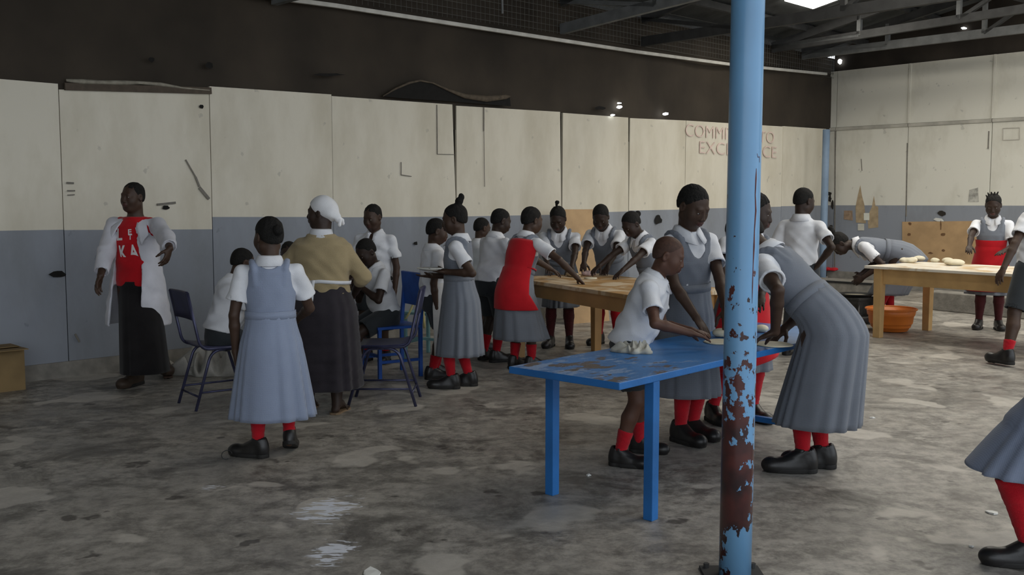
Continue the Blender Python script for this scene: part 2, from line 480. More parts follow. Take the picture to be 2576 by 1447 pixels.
shape(back_hit, [(2160, 563), (2176, 563), (2176, 580), (2160, 580)], mat('pale_notice', (.60, .58, .50), .7, .05), 'paper_patch', wbk, .032)
shape(back_hit, [(2440, 478), (2462, 472), (2464, 508), (2437, 508)], mat('faded_poster', (.40, .39, .35), .8, .5, 14), 'poster_patch', wbk)
for q in (((2524, 323), (2566, 321)), ((2566, 321), (2566, 351)), ((2524, 323), (2524, 353)), ((2524, 353), (2566, 351))):
    strip(*q[0], *q[1], .012, mat('faint_pencil', (.50, .47, .41), .9, .1), 'joint_line', .026, wbk, back_hit)
for q in ((2284, 360, 2281, 545, .02), (2103, 330, 2101, 690, .02), (2168, 400, 2170, 430, .012), (2489, 330, 2487, 375, .02)):
    strip(*q, M['crackline'], 'joint_line', .024, wbk, back_hit)
for k, (u, v, a, b_) in enumerate(((2372, 537, 11, 7), (2087, 487, 8, 5), (2090, 500, 4, 9), (2096, 515, 4, 12), (2093, 575, 5, 10))):
    blob(back_hit, u, v, a, b_, mat('dirty_hole', (.03, .025, .02), .9), 'hole', wbk, 60+k, .034)
shape(back_hit, [(2350, 552), (2356, 548), (2372, 550), (2378, 558), (2362, 558)], mat('chipped_white', (.66, .66, .62), .8, .1), 'chipped_patch', wbk, .04)
# beam and dark strip above the back wall boards
m_ = MB(); m_.box(bpt(SBL/2, zt+.5, -.02), D2*SBL/2, D1*.02, np.array([0, 0, .9])); m_.build('gable_sheet', mat('dark_gable', (.035, .028, .022), .85, .4, 2), wbk, CORNER)
for k, (u, v, a, b_) in enumerate(((2116, 156, 6, 6), (2428, 72, 8, 3), (2130, 120, 3, 3))):
    blob(back_hit, u, v, a, b_, M['hole_light'], 'daylight_hole', wbk, 80+k, .05)

# red painted motto on the long wall, faded
M['faded_red'] = mat('faded_red_lettering', (.70, .55, .49), .7, .14, 10)
for (s_, u0, u1, vb) in (('COMMITTED TO', 1722, 1945, 352), ('EXCELLENCE', 1757, 1951, 392)):
    me = text_mesh(s_, 1.0, .002, -.010)
    xs = [v.co.x for v in me.vertices]; ys = [v.co.y for v in me.vertices]
    a, b_ = wall_hit(u0, vb), wall_hit(u1, vb)
    a[2] = (a[2]+b_[2])/2
    wdt = tl(b_)-tl(a); hgt = wall_hit((u0+u1)/2, vb-30)[2]-a[2]
    for v in me.vertices:
        q = wallp(tl(a)+(v.co.x-min(xs))/(max(xs)-min(xs))*wdt, a[2]+(v.co.y-min(ys))/(max(ys)-min(ys))*hgt, .019+v.co.z)
        v.co = tuple(q - wallp(tl(a), a[2], 0))
    me.materials.clear(); me.materials.append(M['faded_red'])
    link('wall_lettering', me, wl, wallp(tl(a), a[2], 0))

# ---- roof
RS = .20
EAVE = 4.25
def roofp(t, s): 
    p = W0 + D1*t + D2*s; return np.array([p[0], p[1], EAVE + RS*s])
rf = MB(); nt_ = 420
tt = np.linspace(-12, TC+.3, nt_)
srow = [-.4, 14.0]
for i in range(nt_-1):
    za = .02*math.cos(i*math.pi); zb = .02*math.cos((i+1)*math.pi)
    o = np.array([0, 0, 1.])
    rf.quad(roofp(tt[i], srow[0])+o*za, roofp(tt[i], srow[1])+o*za, roofp(tt[i+1], srow[1])+o*zb, roofp(tt[i+1], srow[0])+o*zb)
roof = rf.build('ceiling', M['steel'], loc=roofp(0, 0)); tag(roof, 'dark corrugated steel roof with timber trusses', kind='structure')
def roof_hit(u, v):
    d = ray(u, v); o = np.array([0, 0, CAMZ])
    n = np.cross(D1, D2+np.array([0, 0, RS])); p0 = roofp(0, 0)
    return o + d*(np.dot(p0-o, n)/np.dot(d, n))
# translucent roof panels letting in daylight
def roof_panel(p, lt, ls):
    t0, s0 = tl(p), float(np.dot(p-W0, D2))
    m_ = MB(); o = np.array([0, 0, -.05])
    m_.hexa([roofp(t0-lt, s0-ls)+o, roofp(t0+lt, s0-ls)+o, roofp(t0+lt, s0+ls)+o, roofp(t0-lt, s0+ls)+o]+[roofp(t0-lt, s0-ls)+o*.6, roofp(t0+lt, s0-ls)+o*.6, roofp(t0+lt, s0+ls)+o*.6, roofp(t0-lt, s0+ls)+o*.6])
    m_.build('translucent_panel', M['daylight'], roof, p)
roof_panel(roof_hit(2090, -26), .42, .5)
for (t_, s_) in ((3.0, 8.0), (7.0, 4.6), (7.0, 8.0), (9.8, 4.0), (9.8, 8.0), (12.3, 6.2), (12.3, 9.5)):
    roof_panel(roofp(t_, s_), .42, 1.25)
# purlins
for s in np.arange(.6, 13.5, 1.25):
    m_ = MB(); m_.bar(roofp(-8, s)-np.array([0, 0, .08]), roofp(TC, s)-np.array([0, 0, .08]), .06, .10); m_.build('purlin', M['beam_dark'], roof, roofp(0, s))
# trusses: bottom chord given by two pixels in a plane across the hall
def truss(t, pa, pb, mt, mtv, w=.12, ext=9.0, verts=True):
    a, b_ = cross_hit(*pa, t), cross_hit(*pb, t)
    d = (b_-a)/np.dot(b_-a, D2)
    a0 = a - d*float(np.dot(a-W0, D2)); e = a0 + d*ext
    root = tag(empty('roof_truss', a0), 'timber roof truss spanning the hall', kind='structure')
    m_ = MB(); m_.bar(a0, e, .07, w); m_.build('bottom_chord', mt, root, a0)
    r0 = roofp(t, 0)-np.array([0, 0, .18]); r1 = roofp(t, ext)-np.array([0, 0, .18])
    m_ = MB(); m_.bar(r0, r1, .07, w); m_.build('top_chord', M['beam_dark'], root, a0)
    k = 0
    for s in np.arange(1.5, ext, 1.5):
        pz = a0+d*s; pr = roofp(t, s)-np.array([0, 0, .18])
        if pr[2] > pz[2]+.1:
            m_ = MB(); m_.bar(pz, pr, .06, .07, up=D1); m_.build('post', mtv, root, pz)
            pn = roofp(t, s+1.5)-np.array([0, 0, .18]) if k % 2 else roofp(t, s-1.5)-np.array([0, 0, .18])
            m_ = MB(); m_.bar(pz, pn, .05, .07, up=D1); m_.build('diagonal', M['beam_dark'] if k % 3 else mtv, root, pz)
        k += 1
    return root
truss(tw(1411), (1411, 74), (1700, 0), M['beam'], M['beam'], .13)
truss(tw(1612), (1612, 106), (2132, 27), M['beam_dark'], M['beam_dark'], .13)
truss(tw(1935), (1990, 116), (2576, 22), M['beam_dark'], M['beam'], .12)
truss(tw(2010), (2000, 142), (2576, 72), M['beam'], M['beam'], .13)
truss(tw(700), (900, -60), (1200, -140), M['beam'], M['beam'], .13)
m_ = MB(); m_.tube([P(1264, 34, 11.0), P(1262, -40, 11.0)], .012, 8); 
tag(m_.build('hanging_rod', M['beam'], roof, P(1264, 34, 11.0)), None)
# ================================================================== PEOPLE: distance fields turned into continuous surfaces
class Field:
    def __init__(s, h): s.h = h; s.ops = []; s.noise = []; s.cur = []
    def _add(s, op, fn, lo, hi, k):
        if op == '+' and s.cur:
            fn = s._folded(fn, list(s.cur))
        s.ops.append((op, fn, np.minimum(lo, hi), np.maximum(lo, hi), k)); return s
    def _folded(s, f0, cur):
        def fn(x, y, z):
            d = f0(x, y, z)
            for amp, f, d1, d2, sd in cur:
                a = x*d1[0]+y*d1[1]+z*d1[2]; b = x*d2[0]+y*d2[1]+z*d2[2]
                d = d+amp*np.sin(f*a+1.9*np.sin(f*.43*b+sd)+sd*2.1)*(.55+.45*np.sin(f*.31*(a+b)+sd*3))
            return d
        return fn
    def fold(s, amp, f, d1, d2, seed=0.0):
        s.cur.append((amp, f, nrm(d1), nrm(d2), seed)); return s
    def flat(s): s.cur = []; return s
    def cone(s, a, b, ra, rb, k=.012, op='+'):
        a = np.array(a, float); b = np.array(b, float); ab = b-a; L2 = float(np.dot(ab, ab))+1e-9; m = max(ra, rb)
        def fn(x, y, z):
            px, py, pz = x-a[0], y-a[1], z-a[2]
            t = np.clip((px*ab[0]+py*ab[1]+pz*ab[2])/L2, 0, 1)
            return np.sqrt((px-t*ab[0])**2+(py-t*ab[1])**2+(pz-t*ab[2])**2)-(ra+(rb-ra)*t)
        return s._add(op, fn, np.minimum(a, b)-m, np.maximum(a, b)+m, k)
    def chain(s, pts, rs, k=.012, op='+'):
        for i in range(len(pts)-1): s.cone(pts[i], pts[i+1], rs[i], rs[i+1], k, op)
        return s
    def ell(s, c, ax, r, k=.012, op='+'):
        c = np.array(c, float); ax = np.array(ax, float); r = np.array(r, float); m = max(r)
        def fn(x, y, z):
            px, py, pz = x-c[0], y-c[1], z-c[2]
            q = [(px*ax[i][0]+py*ax[i][1]+pz*ax[i][2]) for i in range(3)]
            k0 = np.sqrt(sum((q[i]/r[i])**2 for i in range(3))); k1 = np.sqrt(sum((q[i]/r[i]**2)**2 for i in range(3)))+1e-9
            return k0*(k0-1)/k1
        return s._add(op, fn, c-m, c+m, k)
    def cyl(s, a, b, r, k=.004, op='-'):
        a = np.array(a, float); b = np.array(b, float); d = b-a; L = np.linalg.norm(d); d = d/L; c = (a+b)/2
        def fn(x, y, z):
            px, py, pz = x-c[0], y-c[1], z-c[2]
            t = px*d[0]+py*d[1]+pz*d[2]
            rad = np.sqrt(np.maximum(px**2+py**2+pz**2-t*t, 0))
            return np.maximum(rad-r, np.abs(t)-L/2)
        return s._add(op, fn, np.minimum(a, b)-r, np.maximum(a, b)+r, k)
    def stack(s, o, S, Fw, U, st, k=.012, op='+', sq=2.0):
        # elliptical sections (height, half width, half depth, forward offset) along U
        o = np.array(o, float); zs = np.array([q[0] for q in st]); rx = np.array([q[1] for q in st]); ry = np.array([q[2] for q in st]); yo = np.array([q[3] for q in st])
        def fn(x, y, z):
            px, py, pz = x-o[0], y-o[1], z-o[2]
            lz = px*U[0]+py*U[1]+pz*U[2]
            zc = np.clip(lz, zs[0], zs[-1])
            lx = px*S[0]+py*S[1]+pz*S[2]
            ly = px*Fw[0]+py*Fw[1]+pz*Fw[2]-np.interp(zc, zs, yo)
            ax = np.interp(zc, zs, rx); ay = np.interp(zc, zs, ry)
            e = (np.abs(lx/ax)**sq+np.abs(ly/ay)**sq)**(1/sq)+1e-6
            r = np.sqrt(lx*lx+ly*ly)+1e-6
            d = (r-r/e)*.92
            dz = np.maximum(zs[0]-lz, lz-zs[-1])
            return np.where(dz > 0, np.sqrt(np.maximum(d+.02, 0)**2+dz**2)-.02, np.maximum(d, dz))
        m = max(rx.max(), ry.max())+.03
        a = o+U*zs[0]; b = o+U*zs[-1]
        return s._add(op, fn, np.minimum(a, b)-m, np.maximum(a, b)+m, k)
    def half(s, p, n, k=.004):
        # remove the side the normal points to
        p = np.array(p, float); n = nrm(n)
        def fn(x, y, z): return -((x-p[0])*n[0]+(y-p[1])*n[1]+(z-p[2])*n[2])
        return s._add('-', fn, np.array([-1e3]*3), np.array([1e3]*3), k)
    def custom(s, fn, lo, hi, k=.005, op='-'): return s._add(op, fn, np.array(lo, float), np.array(hi, float), k)
    def wrinkle(s, amp, f, d1, d2, seed=0.0):
        s.noise.append((amp, f, nrm(d1), nrm(d2), seed)); return s
    def grid(s):
        h = s.h
        plus = [o for o in s.ops if o[0] == '+']
        lo = np.min([o[2] for o in plus], axis=0)-3*h; hi = np.max([o[3] for o in plus], axis=0)+3*h
        n = np.ceil((hi-lo)/h).astype(int)+1
        X = (lo[0]+h*np.arange(n[0]))[:, None, None]; Y = (lo[1]+h*np.arange(n[1]))[None, :, None]; Z = (lo[2]+h*np.arange(n[2]))[None, None, :]
        D = np.full(n, .08)
        for op, fn, a, b, k in s.ops:
            pad = k+3*h
            i0 = np.clip(np.floor((a-pad-lo)/h).astype(int), 0, n-1); i1 = np.clip(np.ceil((b+pad-lo)/h).astype(int)+1, 1, n)
            if np.any(i1 <= i0): continue
            sl = tuple(slice(i0[q], i1[q]) for q in range(3))
            d = fn(X[sl[0]], Y[:, sl[1]], Z[:, :, sl[2]])
            c = D[sl]
            if op == '+':
                hh = np.maximum(k-np.abs(c-d), 0)/k
                D[sl] = np.minimum(c, d)-hh*hh*k*.25
            else:
                d = -d
                hh = np.maximum(k-np.abs(c-d), 0)/k
                D[sl] = np.maximum(c, d)+hh*hh*k*.25
        for amp, f, d1, d2, sd in s.noise:
            a = X*d1[0]+Y*d1[1]+Z*d1[2]; b = X*d2[0]+Y*d2[1]+Z*d2[2]
            w = np.sin(f*a+1.9*np.sin(f*.43*b+sd)+sd*2.1)*(.55+.45*np.sin(f*.31*(a+b)+sd*3))
            D = D+amp*w
        return D, lo
    def arrays(s):
        D, lo = s.grid(); h = s.h
        D[0], D[-1], D[:, 0], D[:, -1], D[:, :, 0], D[:, :, -1] = .05, .05, .05, .05, .05, .05
        neg = D < 0
        nx, ny, nz = D.shape
        cnt = np.zeros((nx-1, ny-1, nz-1), np.int8)
        for i in (0, 1):
            for j in (0, 1):
                for k in (0, 1): cnt += neg[i:nx-1+i, j:ny-1+j, k:nz-1+k]
        act = np.argwhere((cnt > 0) & (cnt < 8))
        idx = np.full(cnt.shape, -1, np.int64); idx[act[:, 0], act[:, 1], act[:, 2]] = np.arange(len(act))
        pos = np.zeros((len(act), 3)); num = np.zeros(len(act))
        for ax in range(3):
            e = np.zeros(3, int); e[ax] = 1
            oth = [q for q in range(3) if q != ax]
            for i in (0, 1):
                for j in (0, 1):
                    o = np.zeros(3, int); o[oth[0]] = i; o[oth[1]] = j
                    A = act+o; B = A+e
                    va = D[A[:, 0], A[:, 1], A[:, 2]]; vb = D[B[:, 0], B[:, 1], B[:, 2]]
                    cr = (va < 0) != (vb < 0)
                    t = np.where(cr, va/np.where(cr, va-vb, 1), 0)
                    p = (o+t[:, None]*e)
                    pos[cr] += p[cr]; num[cr] += 1
        V = lo+h*(act+pos/num[:, None])
        quads = []
        for ax in range(3):
            o1, o2 = [(1, 2), (2, 0), (0, 1)][ax]
            sa = [slice(1, -1)]*3; sa[ax] = slice(0, -1); sb_ = [slice(1, -1)]*3; sb_[ax] = slice(1, None)
            A = neg[tuple(sa)]; B = neg[tuple(sb_)]
            for flip, msk in ((False, A & ~B), (True, ~A & B)):
                q = np.argwhere(msk)
                off = np.ones(3, int); off[ax] = 0
                q = q+off
                def cell(d1, d2):
                    c = q.copy(); c[:, o1] -= d1; c[:, o2] -= d2
                    return idx[c[:, 0], c[:, 1], c[:, 2]]
                f4 = np.stack([cell(1, 1), cell(0, 1), cell(0, 0), cell(1, 0)], 1)
                if flip: f4 = f4[:, ::-1]
                quads.append(f4)
        Q = np.concatenate(quads)
        Q = Q[(Q >= 0).all(1)]
        return V, Q

def np_mesh(name, V, Q, mats, parent, loc, mi=None, smooth=True):
    me = bpy.data.meshes.new(name)
    V = V-np.array(loc)
    me.vertices.add(len(V)); me.vertices.foreach_set('co', V.astype(np.float32).ravel())
    w = Q.shape[1]
    me.loops.add(Q.size); me.loops.foreach_set('vertex_index', Q.astype(np.int32).ravel())
    me.polygons.add(len(Q)); me.polygons.foreach_set('loop_start', np.arange(0, Q.size, w, dtype=np.int32)); me.polygons.foreach_set('loop_total', np.full(len(Q), w, np.int32))
    me.polygons.foreach_set('use_smooth', np.full(len(Q), smooth))
    for m_ in (mats if isinstance(mats, (list, tuple)) else [mats]): me.materials.append(m_)
    if mi is not None: me.polygons.foreach_set('material_index', mi.astype(np.int32))
    me.update(calc_edges=True); me.validate()
    return link(name, me, parent, loc)

def fmesh(F, name, mats, parent, loc):
    V, Q = F.arrays()
    return np_mesh(name, V, Q, mats, parent, loc)

def loft(rings, closed=True):
    # rings: array (R, n, 3)
    A = np.array(rings); R, n, _ = A.shape
    V = A.reshape(-1, 3); Q = []
    for i in range(R-1):
        for j in range(n if closed else n-1):
            Q.append((i*n+j, i*n+(j+1) % n, (i+1)*n+(j+1) % n, (i+1)*n+j))
    return V, np.array(Q)

def thicken(V, Q, th):
    # second skin inside the sheet, with closed rims
    N = np.zeros_like(V)
    a, b, c, d = (V[Q[:, i]] for i in range(4))
    fn = np.cross(c-a, d-b)
    for i in range(4): np.add.at(N, Q[:, i], fn)
    N /= (np.linalg.norm(N, axis=1)[:, None]+1e-9)
    n = len(V); V2 = np.concatenate([V, V-N*th]); Q2 = [Q, Q[:, ::-1]+n]
    cnt = {}
    for q in Q:
        for i in range(4):
            e = (q[i], q[(i+1) % 4]); k = (min(e), max(e)); cnt.setdefault(k, []).append(e)
    rim = [(e[0][1], e[0][0], e[0][0]+n, e[0][1]+n) for e in cnt.values() if len(e) == 1]
    if rim: Q2.append(np.array(rim))
    return V2, np.concatenate(Q2)

def ik(a, c, l1, l2, hint):
    d = c-a; L = np.linalg.norm(d)
    mx = (l1+l2)*.998
    if L > mx: c = a+d/L*mx; d = c-a; L = mx
    d = d/L
    x = (l1*l1-l2*l2+L*L)/(2*L); y = math.sqrt(max(l1*l1-x*x, 1e-8))
    h = np.array(hint, float); h = h-d*np.dot(h, d); h = nrm(h)
    return a+d*x+h*y, c

# ------------------------------------------------------------------ shared cloth and skin materials
def cloth(name, col, var=.08, rough=.85, bump=.25, sc=9):
    return mat(name, col, rough, var, sc, bump, 220, spec=.15, sheen=.15)
SKIN = [mat('dark_skin', (.060, .034, .023), .5, .14, 14, .05, 90, .3), mat('deep_skin', (.040, .024, .018), .5, .14, 14, .05, 90, .3), mat('brown_skin', (.105, .050, .033), .5, .14, 14, .05, 90, .3)]
LIPS = mat('lip_skin', (.085, .036, .031), .4, .1)
HAIRM = mat('black_hair', (.012, .011, .010), .8, .3, 40, .8, 130, .25)
SHAVEM = mat('shaved_stubble', (.072, .038, .027), .6, .2, 60, .2, 200, .25)
CWHITE = cloth('white_cotton', (.74, .75, .79))
COFF = cloth('off_white_cotton', (.70, .69, .68))
CCOAT = cloth('white_coat_cotton', (.66, .66, .72))
def gingham(name, c1, c2):
    m = cloth(name, c1)
    nt = m.node_tree; N = nt.nodes; L = nt.links
    tc = [n for n in N if n.type == 'TEX_COORD'][0]
    ws = []
    for dirn in ('Z', 'X'):
        w = N.new('ShaderNodeTexWave'); w.wave_type = 'BANDS'; w.bands_direction = dirn; w.inputs['Scale'].default_value = 55; w.inputs['Distortion'].default_value = .3
        L.new(tc.outputs['Object'], w.inputs['Vector']); ws.append(w)
    ad = N.new('ShaderNodeMath'); ad.operation = 'ADD'; L.new(ws[0].outputs['Fac'], ad.inputs[0]); L.new(ws[1].outputs['Fac'], ad.inputs[1])
    ml = N.new('ShaderNodeMath'); ml.operation = 'MULTIPLY'; ml.inputs[1].default_value = .5; L.new(ad.outputs[0], ml.inputs[0])
    b = N['Principled BSDF']; src = b.inputs['Base Color'].links[0].from_socket
    x = N.new('ShaderNodeMix'); x.data_type = 'RGBA'; L.new(ml.outputs[0], x.inputs['Factor']); L.new(src, x.inputs['A']); x.inputs['B'].default_value = (*c2, 1)
    L.new(x.outputs['Result'], b.inputs['Base Color'])
    return m
CGREY = gingham('grey_uniform_cloth', (.155, .170, .202), (.215, .235, .275))
CGREYLIT = gingham('bluish_lit_uniform_cloth', (.225, .265, .365), (.30, .35, .47))  # same grey uniform, with bluish daylight put into the colour
CDARK = cloth('dark_grey_shorts', (.035, .040, .045))
CRED = cloth('red_cotton', (.52, .012, .020), .1)
CSOCK = cloth('red_sock_knit', (.47, .010, .020), .12, .9, .5)
CREDT = cloth('red_t_shirt', (.50, .010, .016), .08)
CTAN = cloth('tan_knit', (.385, .305, .175), .07, .9, .5)
CBLACK = cloth('black_cloth', (.012, .011, .012), .2)
CPURPLE = cloth('dark_plum_cloth', (.030, .026, .032), .2)
CYEL = cloth('yellow_tape', (.62, .55, .25), .1)
CDSOCK = cloth('dark_sock', (.075, .016, .018), .15)
SHOEM = mat('black_leather', (.013, .012, .012), .38, .25, 20, .1, 40, .5)
SOLEM = mat('black_rubber', (.018, .017, .016), .7, .2)
BROWNSHOE = mat('brown_leather', (.055, .036, .025), .55, .2)
EYEW = mat('eye_white', (.55, .52, .48), .25, .03, spec=.5)
EYED = mat('eye_iris', (.012, .008, .006), .15, .05, spec=.6)

# one shoe, shared by all wearers: heel behind the origin, toe along +Y
def make_shoe():
    F = Field(.0045)
    I = np.eye(3)
    F.stack((0, 0, 0), I[0], I[1], I[2], [(.004, .043, .126, .062), (.034, .043, .124, .061), (.056, .039, .104, .045), (.074, .036, .075, .020), (.105, .036, .046, -.006)], .01)
    F.ell((0, .14, .032), I, (.046, .055, .040), .02)
    F.ell((0, -.03, .055), I, (.038, .036, .055), .02)
    F.cyl((0, -.008, .088), (0, -.008, .14), .031, .006)
    F.half((0, 0, .002), (0, 0, -1), .002)
    V, Q = F.arrays()
    F2 = Field(.0045)
    F2.stack((0, 0, 0), I[0], I[1], I[2], [(.0, .045, .130, .064), (.016, .046, .131, .064)], .004)
    F2.stack((0, 0, 0), I[0], I[1], I[2], [(.0, .040, .04, -.026), (.024, .040, .04, -.026)], .004)
    F2.half((0, 0, 0), (0, 0, -1), .001); F2.half((0, 0, .024), (0, 0, 1), .002)
    V2, Q2 = F2.arrays()
    o = np_mesh('shoe', V, Q, SHOEM, None, (0, 0, 0)); o2 = np_mesh('sole', V2, Q2, SOLEM, None, (0, 0, 0))
    lb = MB()
    for y in (.045, .065, .085): lb.tube([(-.022, y, .080-.42*(y-.045)), (0, y+.004, .092-.42*(y-.045)), (.022, y, .080-.42*(y-.045))], .0035, 5)
    o3 = lb.build('laces', SOLEM, None, smooth=True)
    me = (o.data, o2.data, o3.data)
    for q in (o, o2, o3): bpy.data.objects.remove(q)
    return me
SHOE = make_shoe()
def eye_mesh():
    bm = bmesh.new(); bmesh.ops.create_uvsphere(bm, u_segments=14, v_segments=10, radius=1.0)
    me = bpy.data.meshes.new('eye'); 
    for f in bm.faces:
        c = f.calc_center_median().normalized(); f.smooth = True
        f.material_index = 1 if c.y > .86 else 0
    bm.to_mesh(me); bm.free(); me.materials.append(EYEW); me.materials.append(EYED); return me
EYE = eye_mesh()

class Person:
    def __init__(s, label, pos, yaw, H, lean=0, side=0, girth=1.0, adult=False, hipback=0.0, seat=None, head=(0, 10, 0), feet=None,
                 armL=None, armR=None, skin=0, vox=.007, hair='short', eyes=True, drop=.006, knee=None, slim=1.0, twist=0, shw=None, shz=None):
        s.label = label; s.H = H; s.vox = vox; s.girth = girth; s.adult = adult
        s.pos = np.array([pos[0], pos[1], 0.0])
        a = math.radians(yaw); s.yaw = yaw
        s.F0 = np.array([math.sin(a), math.cos(a), 0]); s.S0 = np.array([-math.cos(a), math.sin(a), 0]); Z = np.array([0, 0, 1.])
        s.Z = Z
        th, ph = math.radians(lean), math.radians(side)
        U = math.cos(th)*Z+math.sin(th)*s.F0; U = nrm(math.cos(ph)*U+math.sin(ph)*s.S0)
        Fw = nrm(s.F0-U*np.dot(s.F0, U)); S = np.cross(U, Fw)
        if twist:
            c, n = math.cos(math.radians(twist)), math.sin(math.radians(twist))
            Fw, S = Fw*c-S*n, S*c+Fw*n
        s.U, s.Fw, s.S = U, Fw, S
        s.TL = .30*H
        pz = (.515-drop)*H if seat is None else seat
        s.pel = s.pos-s.F0*hipback+Z*pz
        s.N = s.pel+U*s.TL
        g = girth*slim
        s.st = [(-.24*s.TL, .075*H*g, .058*H*g, -.004*H), (0, .096*H*g, .072*H*g, -.008*H), (.3*s.TL, .079*H*g, .060*H*g, 0), (.62*s.TL, .092*H*g, .066*H*g, .004*H), (.86*s.TL, .088*H*g, .056*H*g, 0), (1.0*s.TL, .045*H, .040*H, -.002*H)]
        sw = (.112 if adult else .106)*H*(.5+.5*girth)
        if shw: sw = shw*H
        sz = shz or (.036 if adult else .043)
        s.sh = [s.N-U*sz*H+S*sw, s.N-U*sz*H-S*sw]        # left, right
        s.hip = [s.pel+s.S0*.052*H, s.pel-s.S0*.052*H]
        # legs
        feet = feet or [(.065*H, 0, 10, 0), (-.065*H, 0, -10, 0)]
        s.foot = []; s.knee = []; s.ank = []
        for i in (0, 1):
            if feet[i][0] == 'p':
                _, fu, fv, fy, hr = feet[i]; c = G(fu, fv); fy = yaw-fy
            else:
                fs, ff, fy, hr = feet[i]; c = s.pos+s.S0*fs+s.F0*ff
            an = c+Z*(.047*H+hr)
            kh = s.F0 if knee is None else np.array(knee[i] if isinstance(knee[0], (tuple, list)) else knee)
            if knee is not None: kh = s.S0*kh[0]+s.F0*kh[1]+Z*kh[2]
            kn, an = ik(s.hip[i], an, .238*H, .238*H, kh+.0001*s.S0)
            s.foot.append((an, yaw-fy, hr)); s.knee.append(kn); s.ank.append(an)
        # arms
        s.el = []; s.wr = []; s.hand = []
        la, lf = .172*H, .152*H
        for i, arm in enumerate((armL, armR)):
            sg = 1 if i == 0 else -1
            arm = arm or {}
            t = arm.get('to')
            if t is None: c = s.sh[i]+(sg*.035*s.S0*H+.03*H*s.F0-Z*(la+lf)*.975)
            elif t[0] == 'p': c = P(*t[1:])
            elif t[0] == 'w': c = np.array(t[1:], float)
            else: c = s.pos+s.S0*t[1]+s.F0*t[2]+Z*t[3]
            hn = arm.get('elbow', (.55*sg, -.8, -.35)); hn = s.S0*hn[0]+s.F0*hn[1]+Z*hn[2]
            e, c = ik(s.sh[i], c, la, lf, hn)
            s.el.append(e); s.wr.append(c)
            s.hand.append((arm.get('curl', .35), arm.get('palm', 'in'), arm.get('aim')))
        # head
        hy, hp, hr = head
        ya = math.radians(yaw+hy); p = math.radians(hp)
        s.Hf = np.array([math.sin(ya)*math.cos(p), math.cos(ya)*math.cos(p), -math.sin(p)])
        s.Hs = np.array([-math.cos(ya), math.sin(ya), 0]); s.Hu = np.cross(s.Hf, s.Hs)
        r = math.radians(hr); s.Hs, s.Hu = s.Hs*math.cos(r)+s.Hu*math.sin(r), s.Hu*math.cos(r)-s.Hs*math.sin(r)
        hh = (.135 if adult else .152)*H
        s.hs = hh/.231
        nl = 1-.815-.51*hh/H
        nd = nrm(.62*U+.38*s.Hu+.10*Fw)
        s.C = s.N+nd*(nl-(.014 if adult else .004))*H+.006*H*Fw
        s.skin = skin; s.hair = hair; s.eyes = eyes
        s.root = empty('person', tuple(s.pos)); tag(s.root, label, 'person')
        s.body()
        if hair: s.make_hair(hair)
    def hl(s, x, y, z): return s.C+s.hs*(s.Hs*x+s.Hf*y+s.Hu*z)
    def torso(s, F, ox=0.0, oy=None, z0=-.24, z1=1.0, k=.015, op='+', scale=1.0, sq=2.0):
        oy = ox if oy is None else oy
        zs = [q[0] for q in s.st]
        a, b = z0*s.TL, z1*s.TL
        pts = sorted(set([a, b]+[z for z in zs if a < z < b]))
        st = []
        for z in pts:
            st.append((z, np.interp(z, zs, [q[1] for q in s.st])*scale+ox, np.interp(z, zs, [q[2] for q in s.st])*scale+oy, np.interp(z, zs, [q[3] for q in s.st])))
        return F.stack(s.pel, s.S, s.Fw, s.U, st, k, op, sq)
    def body(s):
        H, g = s.H, s.girth
        F = Field(s.vox)
        s.torso(F, -.006)
        gl = .5+.5*g
        for i in (0, 1):
            F.cone(s.N-s.U*.035*H, s.sh[i], .034*H, .030*H*gl, .02)
            F.chain([s.sh[i], s.sh[i]*.45+s.el[i]*.55, s.el[i]], [.027*H*gl, .0245*H*gl, .0205*H*gl], .012)
            F.chain([s.el[i], s.el[i]*.7+s.wr[i]*.3, s.wr[i]], [.0205*H*gl, .0215*H*gl, .0145*H*gl], .010)
            F.chain([s.hip[i], s.knee[i]], [.050*H*gl, .034*H*gl], .02)
            cf = s.knee[i]*.68+s.ank[i]*.32
            back = nrm(np.cross(s.S0, s.ank[i]-s.knee[i]))
            if np.dot(back, s.F0) > 0: back = -back
            F.chain([s.knee[i], cf+back*.008*H, s.ank[i]], [.033*H*gl, .0335*H*gl, .0195*H*gl], .014)
            # foot
            an, fy, hr = s.foot[i]
            fa = math.radians(fy); fd = np.array([math.sin(fa), math.cos(fa), 0]); fsd = np.array([-math.cos(fa), math.sin(fa), 0])
            toe = np.array([an[0], an[1], 0])+fd*.082*H; toe[2] = .016*H
            heel = an-fd*.018*H-s.Z*.026*H
            F.chain([an, heel], [.02*H, .019*H], .012)
            F.chain([an-s.Z*.008*H, an*.5+toe*.5+s.Z*.006*H, toe], [.019*H, .019*H, .013*H], .012)
            for q in (-.016, -.008, 0, .008, .016):
                F.cone(toe+fsd*q*H*.9, toe+fsd*q*H*1.05+fd*(.024-.4*abs(q-.004))*H-s.Z*.005*H, .009*H, .0062*H, .005)
        # neck and head
        nb = s.hl(0, -.022, -.05)
        F.cone(s.N-s.U*.02*H, nb, .036*H*(.6+.4*g), .0335*H*(.6+.4*g), .02)
        hs = s.hs; ax = (s.Hs, s.Hf, s.Hu); ch = 0.0 if s.adult else 1.0
        E = lambda c, r, k=.012, op='+': F.ell(s.hl(*c), ax, np.array(r)*hs, k*hs, op)
        E((0, -.014, .036), (.074, .094, .082), .012)
        E((0, .026, -.03+.006*ch), (.060+.003*ch, .062, .080-.007*ch), .04)
        E((0, .052-.004*ch, -.087+.010*ch), (.036, .035, .026), .035)
